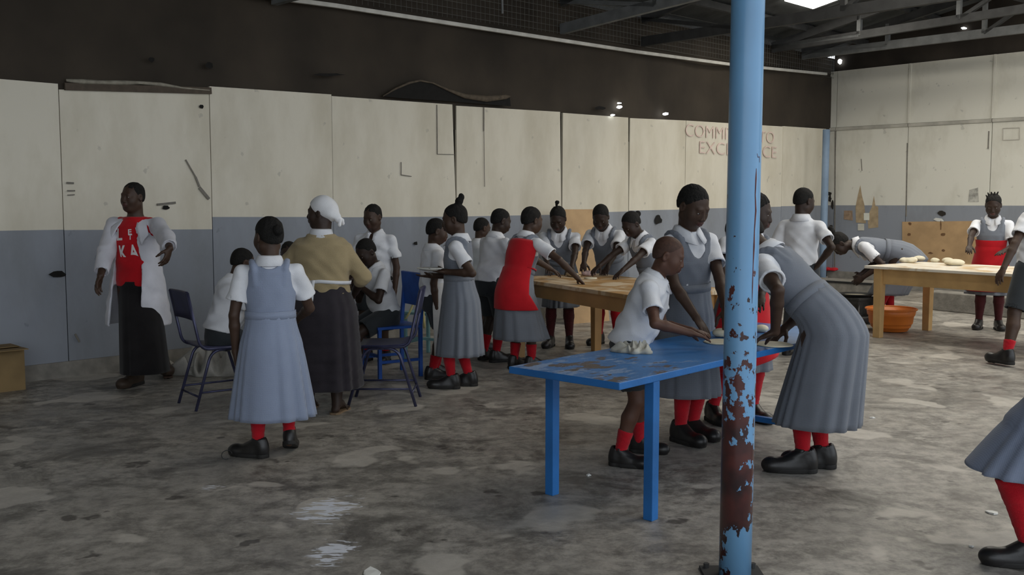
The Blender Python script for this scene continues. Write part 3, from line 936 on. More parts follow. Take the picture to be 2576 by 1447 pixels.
        for q in (1, -1):
            E((q*.036, .052, -.034), (.031, .029, .034), .035)
            F.cone(s.hl(q*.05, -.01, -.06), s.hl(q*.022, .055-.004*ch, -.095+.012*ch), .018*hs, .014*hs, .03*hs)
            E((q*.031, .101, .006), (.019, .016, .0125), .012, '-')
            E((q*.031, .0735, .007), (.0165, .0145, .0135), .004)
            E((q*.027, .077, .0275), (.018, .012, .008), .016)
            E((q*.0115, .100, -.033), (.0105, .0105, .008), .008)
            E((q*.077, -.012, -.006), (.010, .019, .031), .008)
            E((q*.083, -.006, -.004), (.006, .010, .018), .006, '-')
        F.cone(s.hl(0, .086, .014), s.hl(0, .104-.005*ch, -.025), .007*hs, .0125*hs, .010*hs)
        E((0, .087, -.058), (.027, .014, .020), .014)
        E((0, .098, -.054), (.022, .010, .0075), .006)
        E((0, .096, -.067), (.019, .010, .0080), .006)
        E((0, .110, -.0605), (.022, .012, .0022), .003, '-')
        # hands
        for i in (0, 1): s.build_hand(F, i)
        V, Q = F.arrays()
        mi = np.zeros(len(Q), int)
        fc = V[Q].mean(1)-s.C
        lx, ly, lz = (fc@s.Hs)/hs, (fc@s.Hf)/hs, (fc@s.Hu)/hs
        mi[(np.abs(lx) < .024) & (ly > .09) & (np.abs(lz+.061) < .0145)] = 1
        s.bodyo = np_mesh('body', V, Q, [SKIN[s.skin], LIPS], s.root, s.pos, mi)
        if s.eyes:
            for q in (1, -1):
                o = link('eye', EYE, s.bodyo, tuple(s.hl(q*.031, .0765, .0045)))
                r = s.hs*.0135
                m = Matrix(((s.Hs[0], s.Hf[0], s.Hu[0]), (s.Hs[1], s.Hf[1], s.Hu[1]), (s.Hs[2], s.Hf[2], s.Hu[2])))
                o.rotation_mode = 'QUATERNION'; 
                mm = Matrix((( -s.Hs[0], s.Hf[0], s.Hu[0]), (-s.Hs[1], s.Hf[1], s.Hu[1]), (-s.Hs[2], s.Hf[2], s.Hu[2])))
                o.rotation_quaternion = mm.to_quaternion(); o.scale = (r, r*.9, r*.55)
    def build_hand(s, F, i):
        H = s.H; sg = 1 if i == 0 else -1
        curl, palm, aim = s.hand[i]
        w = s.wr[i]
        D = nrm(w-s.el[i]) if aim is None else nrm(s.S0*aim[0]*1.0+s.F0*aim[1]+s.Z*aim[2])
        pn = {'in': -sg*s.S0, 'down': -s.Z, 'up': s.Z, 'back': -s.F0, 'front': s.F0}[palm]
        pn = nrm(pn-D*np.dot(pn, D))                      # palm side
        sd = np.cross(D, pn)*1.0                           # across the palm
        # thumb side: towards the front / body midline
        ref = s.F0 if palm == 'in' else (-sg*s.S0)
        if np.dot(sd, ref) < 0: sd = -sd
        k = H*.105/.15                                     # scale to a 15 cm hand
        pc = w+D*.040*k
        F.cone(w, w+D*.02*k, .0145*H, .016*k, .01)
        F.ell(pc, (D, sd, pn), np.array([.044, .033, .0135])*k, .012)
        ln = [.058, .066, .061, .047]
        for j in range(4):
            off = .0235-.0157*j
            b = w+D*(.074-.004*abs(j-1.2))*k+sd*off*k
            spread = sd*(.10-.07*j)
            d = nrm(D+spread); a0 = curl*.55; p = b; pts = [w+D*.045*k+sd*off*.8*k, b]
            for (frac, ang) in ((.45, a0), (.32, curl*1.0), (.23, curl*.7)):
                d = nrm(d*math.cos(ang)+pn*math.sin(ang)); p = p+d*ln[j]*frac*k; pts.append(p)
            F.chain(pts, [.0085*k, .0080*k, .0072*k, .0066*k, .0055*k], .0035)
        b = w+D*.022*k+sd*.022*k+pn*.006*k
        d = nrm(D*.62+sd*.72+pn*.30); p1 = b+d*.032*k; d2 = nrm(D*.9+sd*.32+pn*(.25+.5*curl)); p2 = p1+d2*.026*k; p3 = p2+nrm(d2+pn*curl*.4)*.02*k
        F.chain([w+D*.015*k+sd*.008*k, b, p1, p2, p3], [.0125*k, .012*k, .0092*k, .0082*k, .006*k], .006)
    # ---------------- hair
    def make_hair(s, kind):
        hs = s.hs; ax = (s.Hs, s.Hf, s.Hu)
        F = Field(s.vox)
        th = {'short': .0028, 'shaved': .0022, 'girl': .006, 'afro': .012, 'rows': .0045}.get(kind.split('+')[0], .008)
        F.ell(s.hl(0, -.014-.6*th-.002, .036+.3*th), ax, (np.array([.074, .094, .082])+th*np.array([1, .8, .9]))*hs, .01)
        F.ell(s.hl(0, -.045, -.005), ax, (np.array([.064, .060, .062])+th)*hs, .02)
        # hairline: forehead high, running down past the ears to the nape
        F.half(s.hl(0, .052, .066), s.Hf*.80-s.Hu*.60, .004)
        F.half(s.hl(0, -.03, -.02), s.Hf*.55-s.Hu*.835, .006)
        F.half(s.hl(0, -.05, -.052), -s.Hu, .006)
        if kind == 'shaved': pass
        elif kind.startswith('rows'):
            F.wrinkle(.0022, 330/hs/1.0, s.Hs, s.Hf, 1.0)
        else: F.wrinkle(.0018 if 'afro' not in kind else .004, 190, s.Hs+.3*s.Hu, s.Hf, 2.0)
        if '+bun' in kind:      # low bun at the back
            F.ell(s.hl(0, -.128, .03), ax, np.array([.032, .034, .032])*hs, .012)
        if '+top' in kind:      # puff on the crown
            F.ell(s.hl(0, -.075, .135), ax, np.array([.026, .034, .032])*hs, .012); F.ell(s.hl(0, -.10, .165), ax, np.array([.02, .024, .03])*hs, .01)
        if '+pony' in kind:     # thin upright tuft
            F.chain([s.hl(0, -.02, .115), s.hl(0, -.022, .15), s.hl(.006, -.03, .175)], [.010*hs, .011*hs, .016*hs], .01)
            F.ell(s.hl(.008, -.03, .182), ax, np.array([.022, .02, .018])*hs, .01)
        if '+tufts' in kind:
            for (x, y, z) in ((-.045, .0, .125), (-.02, -.02, .135), (.01, 0, .14), (.035, -.03, .13), (-.05, -.05, .11), (-.06, .02, .115)):
                F.cone(s.hl(x*.8, y, z-.03), s.hl(x*1.2, y-.01, z+.012), .014*hs, .007*hs, .008)
        F2 = F
        V, Q = F2.arrays()
        o = np_mesh('hair', V, Q, SHAVEM if kind == 'shaved' else HAIRM, s.root, s.pos)
        # eyebrows
        for q in (1, -1):
            m = MB(); m.tube([s.hl(q*.014, .0885, .0265), s.hl(q*.029, .0835, .0315), s.hl(q*.045, .067, .028)], [.002*hs, .0032*hs, .0015*hs], 6)
            if s.eyes: m.build('eyebrow', HAIRM, o, s.pos, smooth=True)
        return o
    # ---------------- garments
    def sleeves(s, F, ra, rb, frac, long=0.0, rc=.03, hollow=True):
        for i in (0, 1):
            sh, el, wr = s.sh[i], s.el[i], s.wr[i]
            if not long:
                e = sh+(el-sh)*frac; d = nrm(el-sh)
                F.cone(sh, e, ra, rb, .014)
                F.cyl(e, e+d*(rb+.02), rb+.012, .003)
                if hollow: F.cyl(e-d*.024, e+d*.01, rb-.0145, .004)
            else:
                e = el+(wr-el)*long; d = nrm(wr-el)
                F.chain([sh, el, e], [ra, rb, rc], .014)
                F.cyl(e, e+d*(rc+.02), rc+.012, .003)
                if hollow: F.cyl(e-d*.02, e+d*.01, rc-.009, .003)
    def shirt(s, m=None, name='shirt', off=.012, frac=.66, long=0.0, loose=0.0, z0=.05, hem=-9, collar=True, wr=.0035, seed=1.0, ra=.033, rb=.043, rc=.028, vox=None, vneck=False, sleeved=True):
        H = s.H; m = m or CWHITE
        F = Field(vox or max(s.vox, .0075))
        F.fold(wr, 42, s.S*.8+s.U*.6, s.U, seed); F.fold(wr*.7, 70, s.S*.6-s.U*.7, s.Fw, seed+2)
        if sleeved: s.sleeves(F, ra*H, rb*H, frac, long, rc*H)
        s.torso(F, off+loose, off+loose, z0, .98, .02)
        for i in (0, 1): F.cone(s.N-s.U*.034*H, s.sh[i] if sleeved else s.N*.35+s.sh[i]*.65, .039*H, .032*H if sleeved else .028*H, .02)
        if loose: F.ell(s.pel+s.U*s.TL*.28, (s.S, s.Fw, s.U), (.092*H*s.girth+loose, .078*H*s.girth+loose, .06*H), .03)
        F.half(s.pel+s.U*s.TL*max(z0, hem), -s.U, .004)
        nb = s.hl(0, -.02, -.06)
        F.cone(s.N-s.U*.012*H, s.N+(nb-s.N)*1.6, .0365*H*(.6+.4*s.girth), .040*H, .004, '-')
        if vneck: F.ell(s.N-s.U*.02*H+s.Fw*.055*H, (s.S, s.Fw, s.U), (.022*H, .045*H, .05*H), .006, '-')
        o = fmesh(F, name, m, s.root, s.pos)
        if collar: s.collar(o, m)
        s.top = o
        return o
    def collar(s, parent, m, w=1.0):
        H = s.H; n = 25; rings = [[], [], [], []]
        nb = nrm(s.hl(0, -.02, -.06)-s.N)
        up = nrm(s.U*.75+nb*.25)
        for j in range(n):
            a = math.radians(-168+336*j/(n-1)) ; fr = abs(a)/math.pi                 # a=0 at the back
            dx, dy = math.sin(a), -math.cos(a)
            front = max(0, (fr-.55)/.38); front = min(front, 1)
            r0 = .0375*H; c = s.N+s.U*.004*H
            dirv = s.S*dx+s.Fw*dy*1.05
            drop = -.020*H*front
            rings[0].append(c+dirv*(r0-.002)+up*(.006*H+drop*.6))
            rings[1].append(c+dirv*(r0+.003)+up*(.026*H*(1-.35*front)+drop*.9))
            rings[2].append(c+dirv*(r0+.010*H)+up*(.022*H*(1-.35*front)+drop))
            rings[3].append(c+dirv*(r0+(.028+.012*front)*H*w)+up*(-.016*H-.030*front*H)+s.Fw*.006*H*front)
        V, Q = loft(rings, False); V, Q = thicken(V, Q, .004)
        return np_mesh('collar', V, Q, m, parent, s.pos)
    def skirt_rings(s, hemz, hem=(.155, .135), hipw=(.112, .096), n=96, pleats=20, amp=.018, hemc=None, off=.0, nr=22, seed=1, wave=.02, waist=.3):
        H = s.H; g = s.girth
        A = s.pel+s.U*s.TL*waist
        B = s.pel-s.Z*.045*H-s.F0*(.010+.06*max(0, np.dot(s.U, s.F0))**4)*H
        ft = (s.ank[0]+s.ank[1])/2
        Cc = np.array([ft[0], ft[1], hemz]) if hemc is None else np.array(hemc)
        Cc = Cc*.75+np.array([s.pel[0], s.pel[1], hemz])*.25 if hemc is None else Cc
        wx, wy = .080*H*g+.016+off, .062*H*g+.018+off
        hx, hy = hipw[0]*H*g+off, hipw[1]*H*g+off
        ex, ey = hem[0]*H+off, hem[1]*H+off
        th = np.linspace(0, 2*math.pi, n, endpoint=False)
        rr = random.Random(seed); p1, p2, p3 = (rr.uniform(0, 6.28) for _ in range(3))
        rings = []
        for k in range(nr):
            f = k/(nr-1)
            if f < .28:
                q = f/.28; q2 = q*q*(3-2*q)
                Mi = (A+B)/2+(s.pel-s.U*.03*H-(A+B)/2)*.3-s.F0*.03*H*np.dot(s.U, s.F0)
                c = A*(1-q)**2+Mi*2*q*(1-q)+B*q*q; rx = wx*(1-q2)+hx*q2; ry = wy*(1-q2)+hy*q2
                up = nrm(s.U*(1-q2)+s.Z*q2)
            else:
                q = (f-.28)/.72
                c = B*(1-q)+Cc*q; q3 = q**.9; rx = hx*(1-q3)+ex*q3; ry = hy*(1-q3)+ey*q3; up = s.Z
            Fw = nrm(s.F0-up*np.dot(s.F0, up)); S = np.cross(up, Fw)
            am = amp*(.15+.85*f)
            ph = ((th+.16*np.sin(3*th+p1)+.10*np.sin(5*th+p3))*pleats/(2*math.pi)) % 1.0
            saw = np.abs(ph-.35)/np.where(ph < .35, .35, .65)
            rad = 1+ (saw-.5)*am/ (.12)*(.75+.5*np.sin(2*th+p2)) + wave*f*(np.sin(3*th+p1)+.7*np.sin(5*th+p2)+.5*np.sin(7*th+p3))
            rings.append(c+np.outer(np.cos(th)*rx*rad, S)+np.outer(np.sin(th)*ry*rad, Fw))
        return np.array(rings)
    def skirt(s, m, hemz, name='skirt', parent=None, **kw):
        R = s.skirt_rings(hemz, **kw)
        V, Q = loft(R); V, Q = thicken(V, Q[:, ::-1], .005)
        return np_mesh(name, V, Q, m, parent or s.root, s.pos)
    def pinafore(s, m, hemz, hem=(.155, .135), amp=.020, pleats=14, hemc=None, seed=1, scoop=1.0, wave=.02, hipw=(.112, .096)):
        H = s.H; g = s.girth
        F = Field(max(s.vox, .0075))
        s.torso(F, .021, .021, .24, .93, .01)
        for i in (0, 1):
            sg = 1 if i == 0 else -1
            base = s.N-s.U*.036*H+s.S*sg*.058*H
            r = .037*H+.004
            pts = []
            for a in np.linspace(-75, 75, 7):
                a = math.radians(a); pts.append(base+s.U*r*math.cos(a)+s.Fw*r*math.sin(a)*1.25+s.S*sg*.012*H*math.cos(a))
            F.chain([s.pel+s.U*.72*s.TL-s.Fw*.052*H*g+s.S*sg*.055*H]+pts+[s.pel+s.U*.72*s.TL+s.Fw*.056*H*g+s.S*sg*.055*H], [.018]+[.0145]*7+[.018], .015)
        for i in (0, 1):
            sg = 1 if i == 0 else -1
            F.ell(s.sh[i]+s.S*sg*.018*H-s.U*.012*H, (s.S, s.Fw, s.U), (.046*H*(.4+.6*g), .085*H, .072*H), .01, '-')
        F.ell(s.N+s.Fw*.062*H-s.U*.006*H, (s.S, s.Fw, s.U), (.040*H, .05*H, .078*H*scoop), .01, '-')
        F.ell(s.N-s.Fw*.045*H+s.U*.02*H, (s.S, s.Fw, s.U), (.045*H, .05*H, .045*H), .01, '-')
        F.cone(s.N-s.U*.02*H, s.N+s.U*.2*H, .047*H, .05*H, .004, '-')
        F.wrinkle(.0025, 55, s.S, s.U, seed*1.0)
        o = fmesh(F, 'pinafore', m, s.root, s.pos)
        s.skirt(m, hemz, parent=o, hem=hem, amp=amp, pleats=pleats, hemc=hemc, seed=seed, wave=wave, hipw=hipw, off=.006)
        # belt band
        rings = []
        th = np.linspace(0, 2*math.pi, 48, endpoint=False)
        for z in (-.032, .032):
            zz = .3+z*1.6
            rx = np.interp(zz*s.TL, [q[0] for q in s.st], [q[1] for q in s.st])+.0245; ry = np.interp(zz*s.TL, [q[0] for q in s.st], [q[2] for q in s.st])+.0265
            c = s.pel+s.U*s.TL*zz
            rings.append(c+np.outer(np.cos(th)*rx, s.S)+np.outer(np.sin(th)*ry, s.Fw))
        V, Q = loft(rings); V, Q = thicken(V, Q, .005)
        np_mesh('belt', V, Q, m, o, s.pos)
        return o
    def shorts(s, m=None, frac=.82, flare=.026, name='shorts'):
        H = s.H; g = .5+.5*s.girth; m = m or CDARK
        F = Field(max(s.vox, .008)).fold(.003, 45, s.S0+s.Z*.3, s.Z, 3.0)
        for i in (0, 1):
            e = s.hip[i]+(s.knee[i]-s.hip[i])*frac; d = nrm(s.knee[i]-s.hip[i])
            rb = .040*H*g+flare
            F.cone(s.hip[i], e, .054*H*g+.012, rb, .02)
            F.cyl(e, e+d*(rb+.03), rb+.012, .003); F.cyl(e-d*.03, e+d*.01, rb-.011, .004)
        s.torso(F, .014, .014, -.26, .30, .02)
        return fmesh(F, name, m, s.root, s.pos)
    def trousers(s, m):
        H = s.H; F = Field(.009)
        for i in (0, 1): F.chain([s.hip[i], s.knee[i], s.ank[i]], [.056*H+.012, .04*H+.012, .03*H+.012], .02)
        s.torso(F, .014, .014, -.26, .30, .02); F.wrinkle(.003, 40, s.S0+s.Z, s.Z, 2.0)
        return fmesh(F, 'trousers', m, s.root, s.pos)
    def socks(s, m=None, frac=.85, which=(0, 1)):
        H = s.H; g = .5+.5*s.girth; m = m or CSOCK
        for i in which:
            F = Field(max(s.vox, .007))
            kn, an = s.knee[i], s.ank[i]; up = nrm(kn-an); L = .238*H
            back = nrm(np.cross(s.S0, an-kn))
            if np.dot(back, s.F0) > 0: back = -back
            cf = kn*.68+an*.32+back*.008*H
            rc, ra = .0335*H*g+.005, .0195*H*g+.005
            f = min(frac, .98)
            if f > .66:
                top = cf+(kn-cf)*((f-.66)/.34); F.chain([an-up*.006*H, an+up*.02*H, cf, top], [ra, ra, rc, rc], .012)
            else:
                top = an+(cf-an)*(f/.68); F.chain([an-up*.006*H, an+up*.015*H, top], [ra, ra+.001, ra+(rc-ra)*(f/.68)+.002], .012)
            r = rc+.012
            F.cyl(top, top+up*.1, r+.01, .003)
            F.wrinkle(.0014, 190, up, s.F0, 1.0+i)
            fmesh(F, 'sock', m, s.root, s.pos)
    def shoes(s, m=None, which=(0, 1), flat=False):
        for i in which:
            an, fy, hr = s.foot[i]
            sc = s.H/1.42*1.0
            o = link('shoe', SHOE[0], s.root, (an[0], an[1], max(0, an[2]-.047*s.H)))
            pit = -math.asin(min(.9, hr/.13)) if hr > 0 else 0
            o.rotation_euler = (pit, 0, -math.radians(fy)); o.scale = (sc, sc, sc)
            if hr > 0: o.location.z = max(0, hr-.0)
            if m:
                o.data = SHOE[0].copy() if SHOE[0].name+'_b' not in bpy.data.meshes else bpy.data.meshes[SHOE[0].name+'_b']
                o.data.materials.clear(); o.data.materials.append(m)
            for me, nm in ((SHOE[1], 'sole'), (SHOE[2], 'laces')):
                q = bpy.data.objects.new(nm, me); COL.objects.link(q); q.parent = o
    def panel(s, m, ztop, hemz, a0, a1, name='apron', off=.03, n=40, hem=(.16, .14), wave=.015, slant=0.0, seed=3, parent=None, hemc=None, hipw=(.112, .096)):
        # cloth panel around part of the body; angles in degrees, 0 = left side, 90 = front, 270 = back
        H = s.H; g = s.girth
        th = np.radians(np.linspace(a0, a1, n)); rings = []
        zs = [q[0] for q in s.st]; rr = random.Random(seed); p1, p2 = rr.uniform(0, 6), rr.uniform(0, 6)
        if ztop > .3:
            for zz in np.linspace(ztop, .34, 12):
                rx = np.interp(zz*s.TL, zs, [q[1] for q in s.st])+off; ry = np.interp(zz*s.TL, zs, [q[2] for q in s.st])+off
                sq = 1.0
                c = s.pel+s.U*s.TL*zz
                rings.append(c+np.outer(np.cos(th)*rx*sq, s.S)+np.outer(np.sin(th)*ry*sq, s.Fw))
        R = s.skirt_rings(hemz, hem=hem, pleats=6, amp=.0, wave=wave, off=off-.006, n=720, seed=seed, hemc=hemc, hipw=hipw)
        ii = (np.degrees(th) % 360*2).astype(int) % 720
        for k in range(R.shape[0]):
            ring = R[k][ii].copy()
            f = k/(R.shape[0]-1)
            ring[:, 2] += slant*f*np.linspace(-1, 1, n)
            rings.append(ring)
        V, Q = loft(rings, False); V, Q = thicken(V, Q[:, ::-1], .005)
        return np_mesh(name, V, Q, m, parent or s.root, s.pos)
# ================================================================== TABLES
BLUE = mat('blue_gloss_paint', (.022, .145, .42), .42, .16, 5, .1, 60, .4)
def blue_top_mat():
    m = mat('worn_blue_table_top', (.035, .17, .44), .38, .15, 5, .1, 60, .45)
    nt = m.node_tree; N = nt.nodes; L = nt.links; b = N['Principled BSDF']
    tc = [n for n in N if n.type == 'TEX_COORD'][0]
    src = b.inputs['Base Color'].links[0].from_socket
    def layer(src, sc, p0, p1, col, loc, rx, ry, strength):
        mp = N.new('ShaderNodeMapping'); mp.inputs['Scale'].default_value = (sc*.8, sc*1.6, sc); mp.inputs['Location'].default_value = (loc*3, loc, 0)
        L.new(tc.outputs['Object'], mp.inputs['Vector'])
        n = N.new('ShaderNodeTexNoise'); n.inputs['Scale'].default_value = 1; n.inputs['Detail'].default_value = 7; n.inputs['Roughness'].default_value = .65
        L.new(mp.outputs['Vector'], n.inputs['Vector'])
        # worn mostly near the free end of the table (object x towards 0)
        sx = N.new('ShaderNodeSeparateXYZ'); L.new(tc.outputs['Object'], sx.inputs[0])
        mr = N.new('ShaderNodeMapRange'); mr.inputs['From Min'].default_value = rx; mr.inputs['From Max'].default_value = ry; mr.inputs['To Min'].default_value = strength; mr.inputs['To Max'].default_value = -.10
        L.new(sx.outputs['X'], mr.inputs['Value'])
        ad = N.new('ShaderNodeMath'); ad.operation = 'ADD'; L.new(n.outputs['Fac'], ad.inputs[0]); L.new(mr.outputs['Result'], ad.inputs[1])
        r = N.new('ShaderNodeValToRGB'); e = r.color_ramp.elements; e[0].position = p0; e[0].color = (0, 0, 0, 1); e[1].position = p1; e[1].color = (1, 1, 1, 1)
        L.new(ad.outputs[0], r.inputs['Fac'])
        x = N.new('ShaderNodeMix'); x.data_type = 'RGBA'; L.new(r.outputs['Color'], x.inputs['Factor']); L.new(src, x.inputs['A']); x.inputs['B'].default_value = (*col, 1)
        return x.outputs['Result']
    c = layer(src, 9, .54, .60, (.20, .31, .52), 1.0, .1, 1.0, .06)
    c = layer(c, 6, .55, .585, (.095, .075, .070), 5.0, .25, .95, .05)
    L.new(c, b.inputs['Base Color'])
    return m
BLUETOP = blue_top_mat()
WOOD = mat('varnished_pine', (.42, .235, .085), .45, .2, 3, .05, 40, .4)
WOODP = mat('pale_pine', (.52, .33, .14), .5, .18, 4, .05, 40, .35)
def floured(name, base, col2, thr):
    m = mat(name, base, .55, .15, 4, .05, 40, .3)
    nt = m.node_tree; N = nt.nodes; L = nt.links; b = N['Principled BSDF']
    tc = [n for n in N if n.type == 'TEX_COORD'][0]; src = b.inputs['Base Color'].links[0].from_socket
    n = N.new('ShaderNodeTexNoise'); n.inputs['Scale'].default_value = 4.5; n.inputs['Detail'].default_value = 8; n.inputs['Distortion'].default_value = .8
    L.new(tc.outputs['Object'], n.inputs['Vector'])
    r = N.new('ShaderNodeValToRGB'); e = r.color_ramp.elements; e[0].position = thr; e[0].color = (0, 0, 0, 1); e[1].position = thr+.16; e[1].color = (.85, .85, .85, 1)
    L.new(n.outputs['Fac'], r.inputs['Fac'])
    x = N.new('ShaderNodeMix'); x.data_type = 'RGBA'; L.new(r.outputs['Color'], x.inputs['Factor']); L.new(src, x.inputs['A']); x.inputs['B'].default_value = (*col2, 1)
    L.new(x.outputs['Result'], b.inputs['Base Color'])
    return m
TOP2 = floured('floured_pine_top', (.44, .255, .10), (.70, .58, .42), .44)
TOP3 = floured('floured_pale_top', (.55, .40, .22), (.78, .74, .66), .36)
DOUGH = mat('bread_dough', (.72, .66, .50), .6, .08, 12)
def place_obj(o, c, ex):
    o.location = tuple(c); o.rotation_euler = (0, 0, math.atan2(ex[1], ex[0]))
def table(name, c, ex, L, Wd, H, th, legw, inset_l, inset_w, mtop, mleg, apron=0.0, label='', stretch=None, planks=1, legtaper=1.0):
    # origin at the corner on the floor, x along the length, y across
    root = empty(name, (0, 0, 0)); tag(root, label, 'table')
    pw = Wd/planks
    for k in range(planks):
        m_ = MB(); m_.box((L/2, pw*(k+.5), H-th/2), (L/2, 0, 0), (0, pw/2-.001, 0), (0, 0, th/2)); 
        if isinstance(mtop, list): m_.m[1] = 1
        m_.build('table_top' if planks == 1 else 'top_plank', mtop, root, (0, 0, 0), bevel=.004)
    legs = {}
    for i, x in enumerate((inset_l[0], L-inset_l[1])):
        for j, y in enumerate((inset_w, Wd-inset_w)):
            m_ = MB(); q = legw/2; qb = q*legtaper
            m_.hexa([(x-qb, y-qb, 0), (x+qb, y-qb, 0), (x+qb, y+qb, 0), (x-qb, y+qb, 0), (x-q, y-q, H-th), (x+q, y-q, H-th), (x+q, y+q, H-th), (x-q, y+q, H-th)])
            m_.build('leg', mleg, root, (0, 0, 0), bevel=.003)
    if apron:
        a0, a1 = inset_l[0], L-inset_l[1]; b0, b1 = inset_w, Wd-inset_w; z = H-th-apron/2; e = legw/2
        for (p0, p1) in (((a0+e, b0), (a1-e, b0)), ((a0+e, b1), (a1-e, b1))):
            m_ = MB(); m_.bar((*p0, z), (*p1, z), .025, apron-.002); m_.build('apron_board', mleg, root, (0, 0, 0), bevel=.002)
        for (p0, p1) in (((a0, b0+e), (a0, b1-e)), ((a1, b0+e), (a1, b1-e))):
            m_ = MB(); m_.bar((*p0, z), (*p1, z), .025, apron-.002); m_.build('apron_board', mleg, root, (0, 0, 0), bevel=.002)
    for (p0, p1) in (stretch or []):
        m_ = MB(); m_.bar(p0, p1, .035, .035); m_.build('stretcher', mleg, root, (0, 0, 0), bevel=.002)
    place_obj(root, c, ex)
    return root
# blue table in front
TB = np.array([.479, 4.37, 0]); TBX = nrm([.672, .740, 0]); TBY = np.array([-TBX[1], TBX[0], 0]); TBH = .70
table('blue_table', TB, TBX, 2.45, .67, TBH, .034, .052, (.30, .34), .030, [BLUE, BLUETOP], BLUE, label='blue painted table with flaking top in the foreground',
      stretch=[((2.11, .05, .13), (2.11, .62, .13))])
def tb(x, y, z=0.0): return TB+TBX*x+TBY*y+np.array([0, 0, TBH+z])
# middle pine table
T2A = np.array([-.05, 9.65, 0]); T2B = np.array([.91, 7.74, 0]); T2X = nrm(T2B-T2A); T2Y = np.array([-T2X[1], T2X[0], 0]); T2H = .78
table('pine_table', T2A, T2X, float(np.linalg.norm(T2B-T2A)), 1.05, T2H, .035, .095, (.10, .10), .09, TOP2, WOOD, apron=.13, label='varnished pine table dusted with flour in the middle of the hall', planks=5, legtaper=.8)
def t2(x, y, z=0.0): return T2A+T2X*x+T2Y*y+np.array([0, 0, T2H+z])
# far pine table on the right
T3A = np.array([3.93, 11.07, 0]); T3X = nrm([.61, -.79, 0]); T3Y = np.array([-T3X[1], T3X[0], 0]); T3H = .80
table('pale_pine_table', T3A, T3X, 2.5, 1.2, T3H, .03, .095, (.14, .14), .09, TOP3, WOODP, apron=.17, label='pale pine table white with flour beside the orange basin', planks=4, legtaper=.85)
def t3(x, y, z=0.0): return T3A+T3X*x+T3Y*y+np.array([0, 0, T3H+z])

# ================================================================== BLUE STEEL POSTS
def post_mat():
    m = mat('flaking_blue_post', (.165, .36, .60), .28, .10, 3, .0, 60, .5)
    nt = m.node_tree; N = nt.nodes; L = nt.links; b = N['Principled BSDF']
    tc = [n for n in N if n.type == 'TEX_COORD'][0]; src = b.inputs['Base Color'].links[0].from_socket
    sx = N.new('ShaderNodeSeparateXYZ'); L.new(tc.outputs['Object'], sx.inputs[0])
    mp = N.new('ShaderNodeMapping'); mp.inputs['Scale'].default_value = (30, 30, 22); L.new(tc.outputs['Object'], mp.inputs['Vector'])
    n = N.new('ShaderNodeTexNoise'); n.inputs['Scale'].default_value = 1; n.inputs['Detail'].default_value = 6; n.inputs['Roughness'].default_value = .6
    L.new(mp.outputs['Vector'], n.inputs['Vector'])
    n3 = N.new('ShaderNodeTexNoise'); n3.inputs['Scale'].default_value = 7; n3.inputs['Detail'].default_value = 3; L.new(tc.outputs['Object'], n3.inputs['Vector'])
    # more paint lost between knee and hip height
    r0 = N.new('ShaderNodeValToRGB'); el = r0.color_ramp.elements
    el[0].position = 0; el[0].color = (.42,)*3+(1,)
    el[1].position = 1; el[1].color = (.30,)*3+(1,)
    for p, v in ((.055, .41), (.085, .70), (.17, .68), (.235, .58), (.32, .49), (.45, .42), (.60, .33)):
        e = el.new(p); e.color = (v,)*3+(1,)
    mr = N.new('ShaderNodeMapRange'); mr.inputs['From Min'].default_value = 0; mr.inputs['From Max'].default_value = 3.0; L.new(sx.outputs['Z'], mr.inputs['Value']); L.new(mr.outputs['Result'], r0.inputs['Fac'])
    # the weather side (object -x) loses more
    ax = N.new('ShaderNodeMath'); ax.operation = 'MULTIPLY'; ax.inputs[1].default_value = -2.0; L.new(sx.outputs['X'], ax.inputs[0])
    mrz = N.new('ShaderNodeMapRange'); mrz.inputs['From Min'].default_value = .75; mrz.inputs['From Max'].default_value = .5; L.new(sx.outputs['Z'], mrz.inputs['Value'])
    ax2 = N.new('ShaderNodeMath'); ax2.operation = 'MULTIPLY'; L.new(ax.outputs[0], ax2.inputs[0]); L.new(mrz.outputs['Result'], ax2.inputs[1])
    a1 = N.new('ShaderNodeMath'); a1.operation = 'ADD'; L.new(n.outputs['Fac'], a1.inputs[0]); L.new(r0.outputs['Color'], a1.inputs[1])
    a2 = N.new('ShaderNodeMath'); a2.operation = 'ADD'; L.new(a1.outputs[0], a2.inputs[0]); L.new(ax2.outputs[0], a2.inputs[1])
    a3 = N.new('ShaderNodeMath'); a3.operation = 'MULTIPLY_ADD'; a3.inputs[1].default_value = .30; L.new(n3.outputs['Fac'], a3.inputs[0]); L.new(a2.outputs[0], a3.inputs[2])
    r = N.new('ShaderNodeValToRGB'); e = r.color_ramp.elements; e[0].position = .5; e[0].color = (0, 0, 0, 1); e[1].position = .51; e[1].color = (1, 1, 1, 1)
    sb_ = N.new('ShaderNodeMath'); sb_.operation = 'SUBTRACT'; sb_.inputs[1].default_value = .72; L.new(a3.outputs[0], sb_.inputs[0])
    L.new(sb_.outputs[0], r.inputs['Fac'])
    rr = N.new('ShaderNodeValToRGB'); e = rr.color_ramp.elements; e[0].position = .4; e[0].color = (.030, .016, .018, 1); e[1].position = .62; e[1].color = (.095, .028, .025, 1)
    L.new(n3.outputs['Fac'], rr.inputs['Fac'])
    x = N.new('ShaderNodeMix'); x.data_type = 'RGBA'; L.new(r.outputs['Color'], x.inputs['Factor']); L.new(src, x.inputs['A']); L.new(rr.outputs['Color'], x.inputs['B'])
    L.new(x.outputs['Result'], b.inputs['Base Color'])
    bp = N.new('ShaderNodeBump'); bp.invert = True; bp.inputs['Strength'].default_value = .5; bp.inputs['Distance'].default_value = .002
    L.new(r.outputs['Color'], bp.inputs['Height']); L.new(bp.outputs['Normal'], b.inputs['Normal'])
    return m
POSTM = post_mat()
pz = G(1851, 1447)
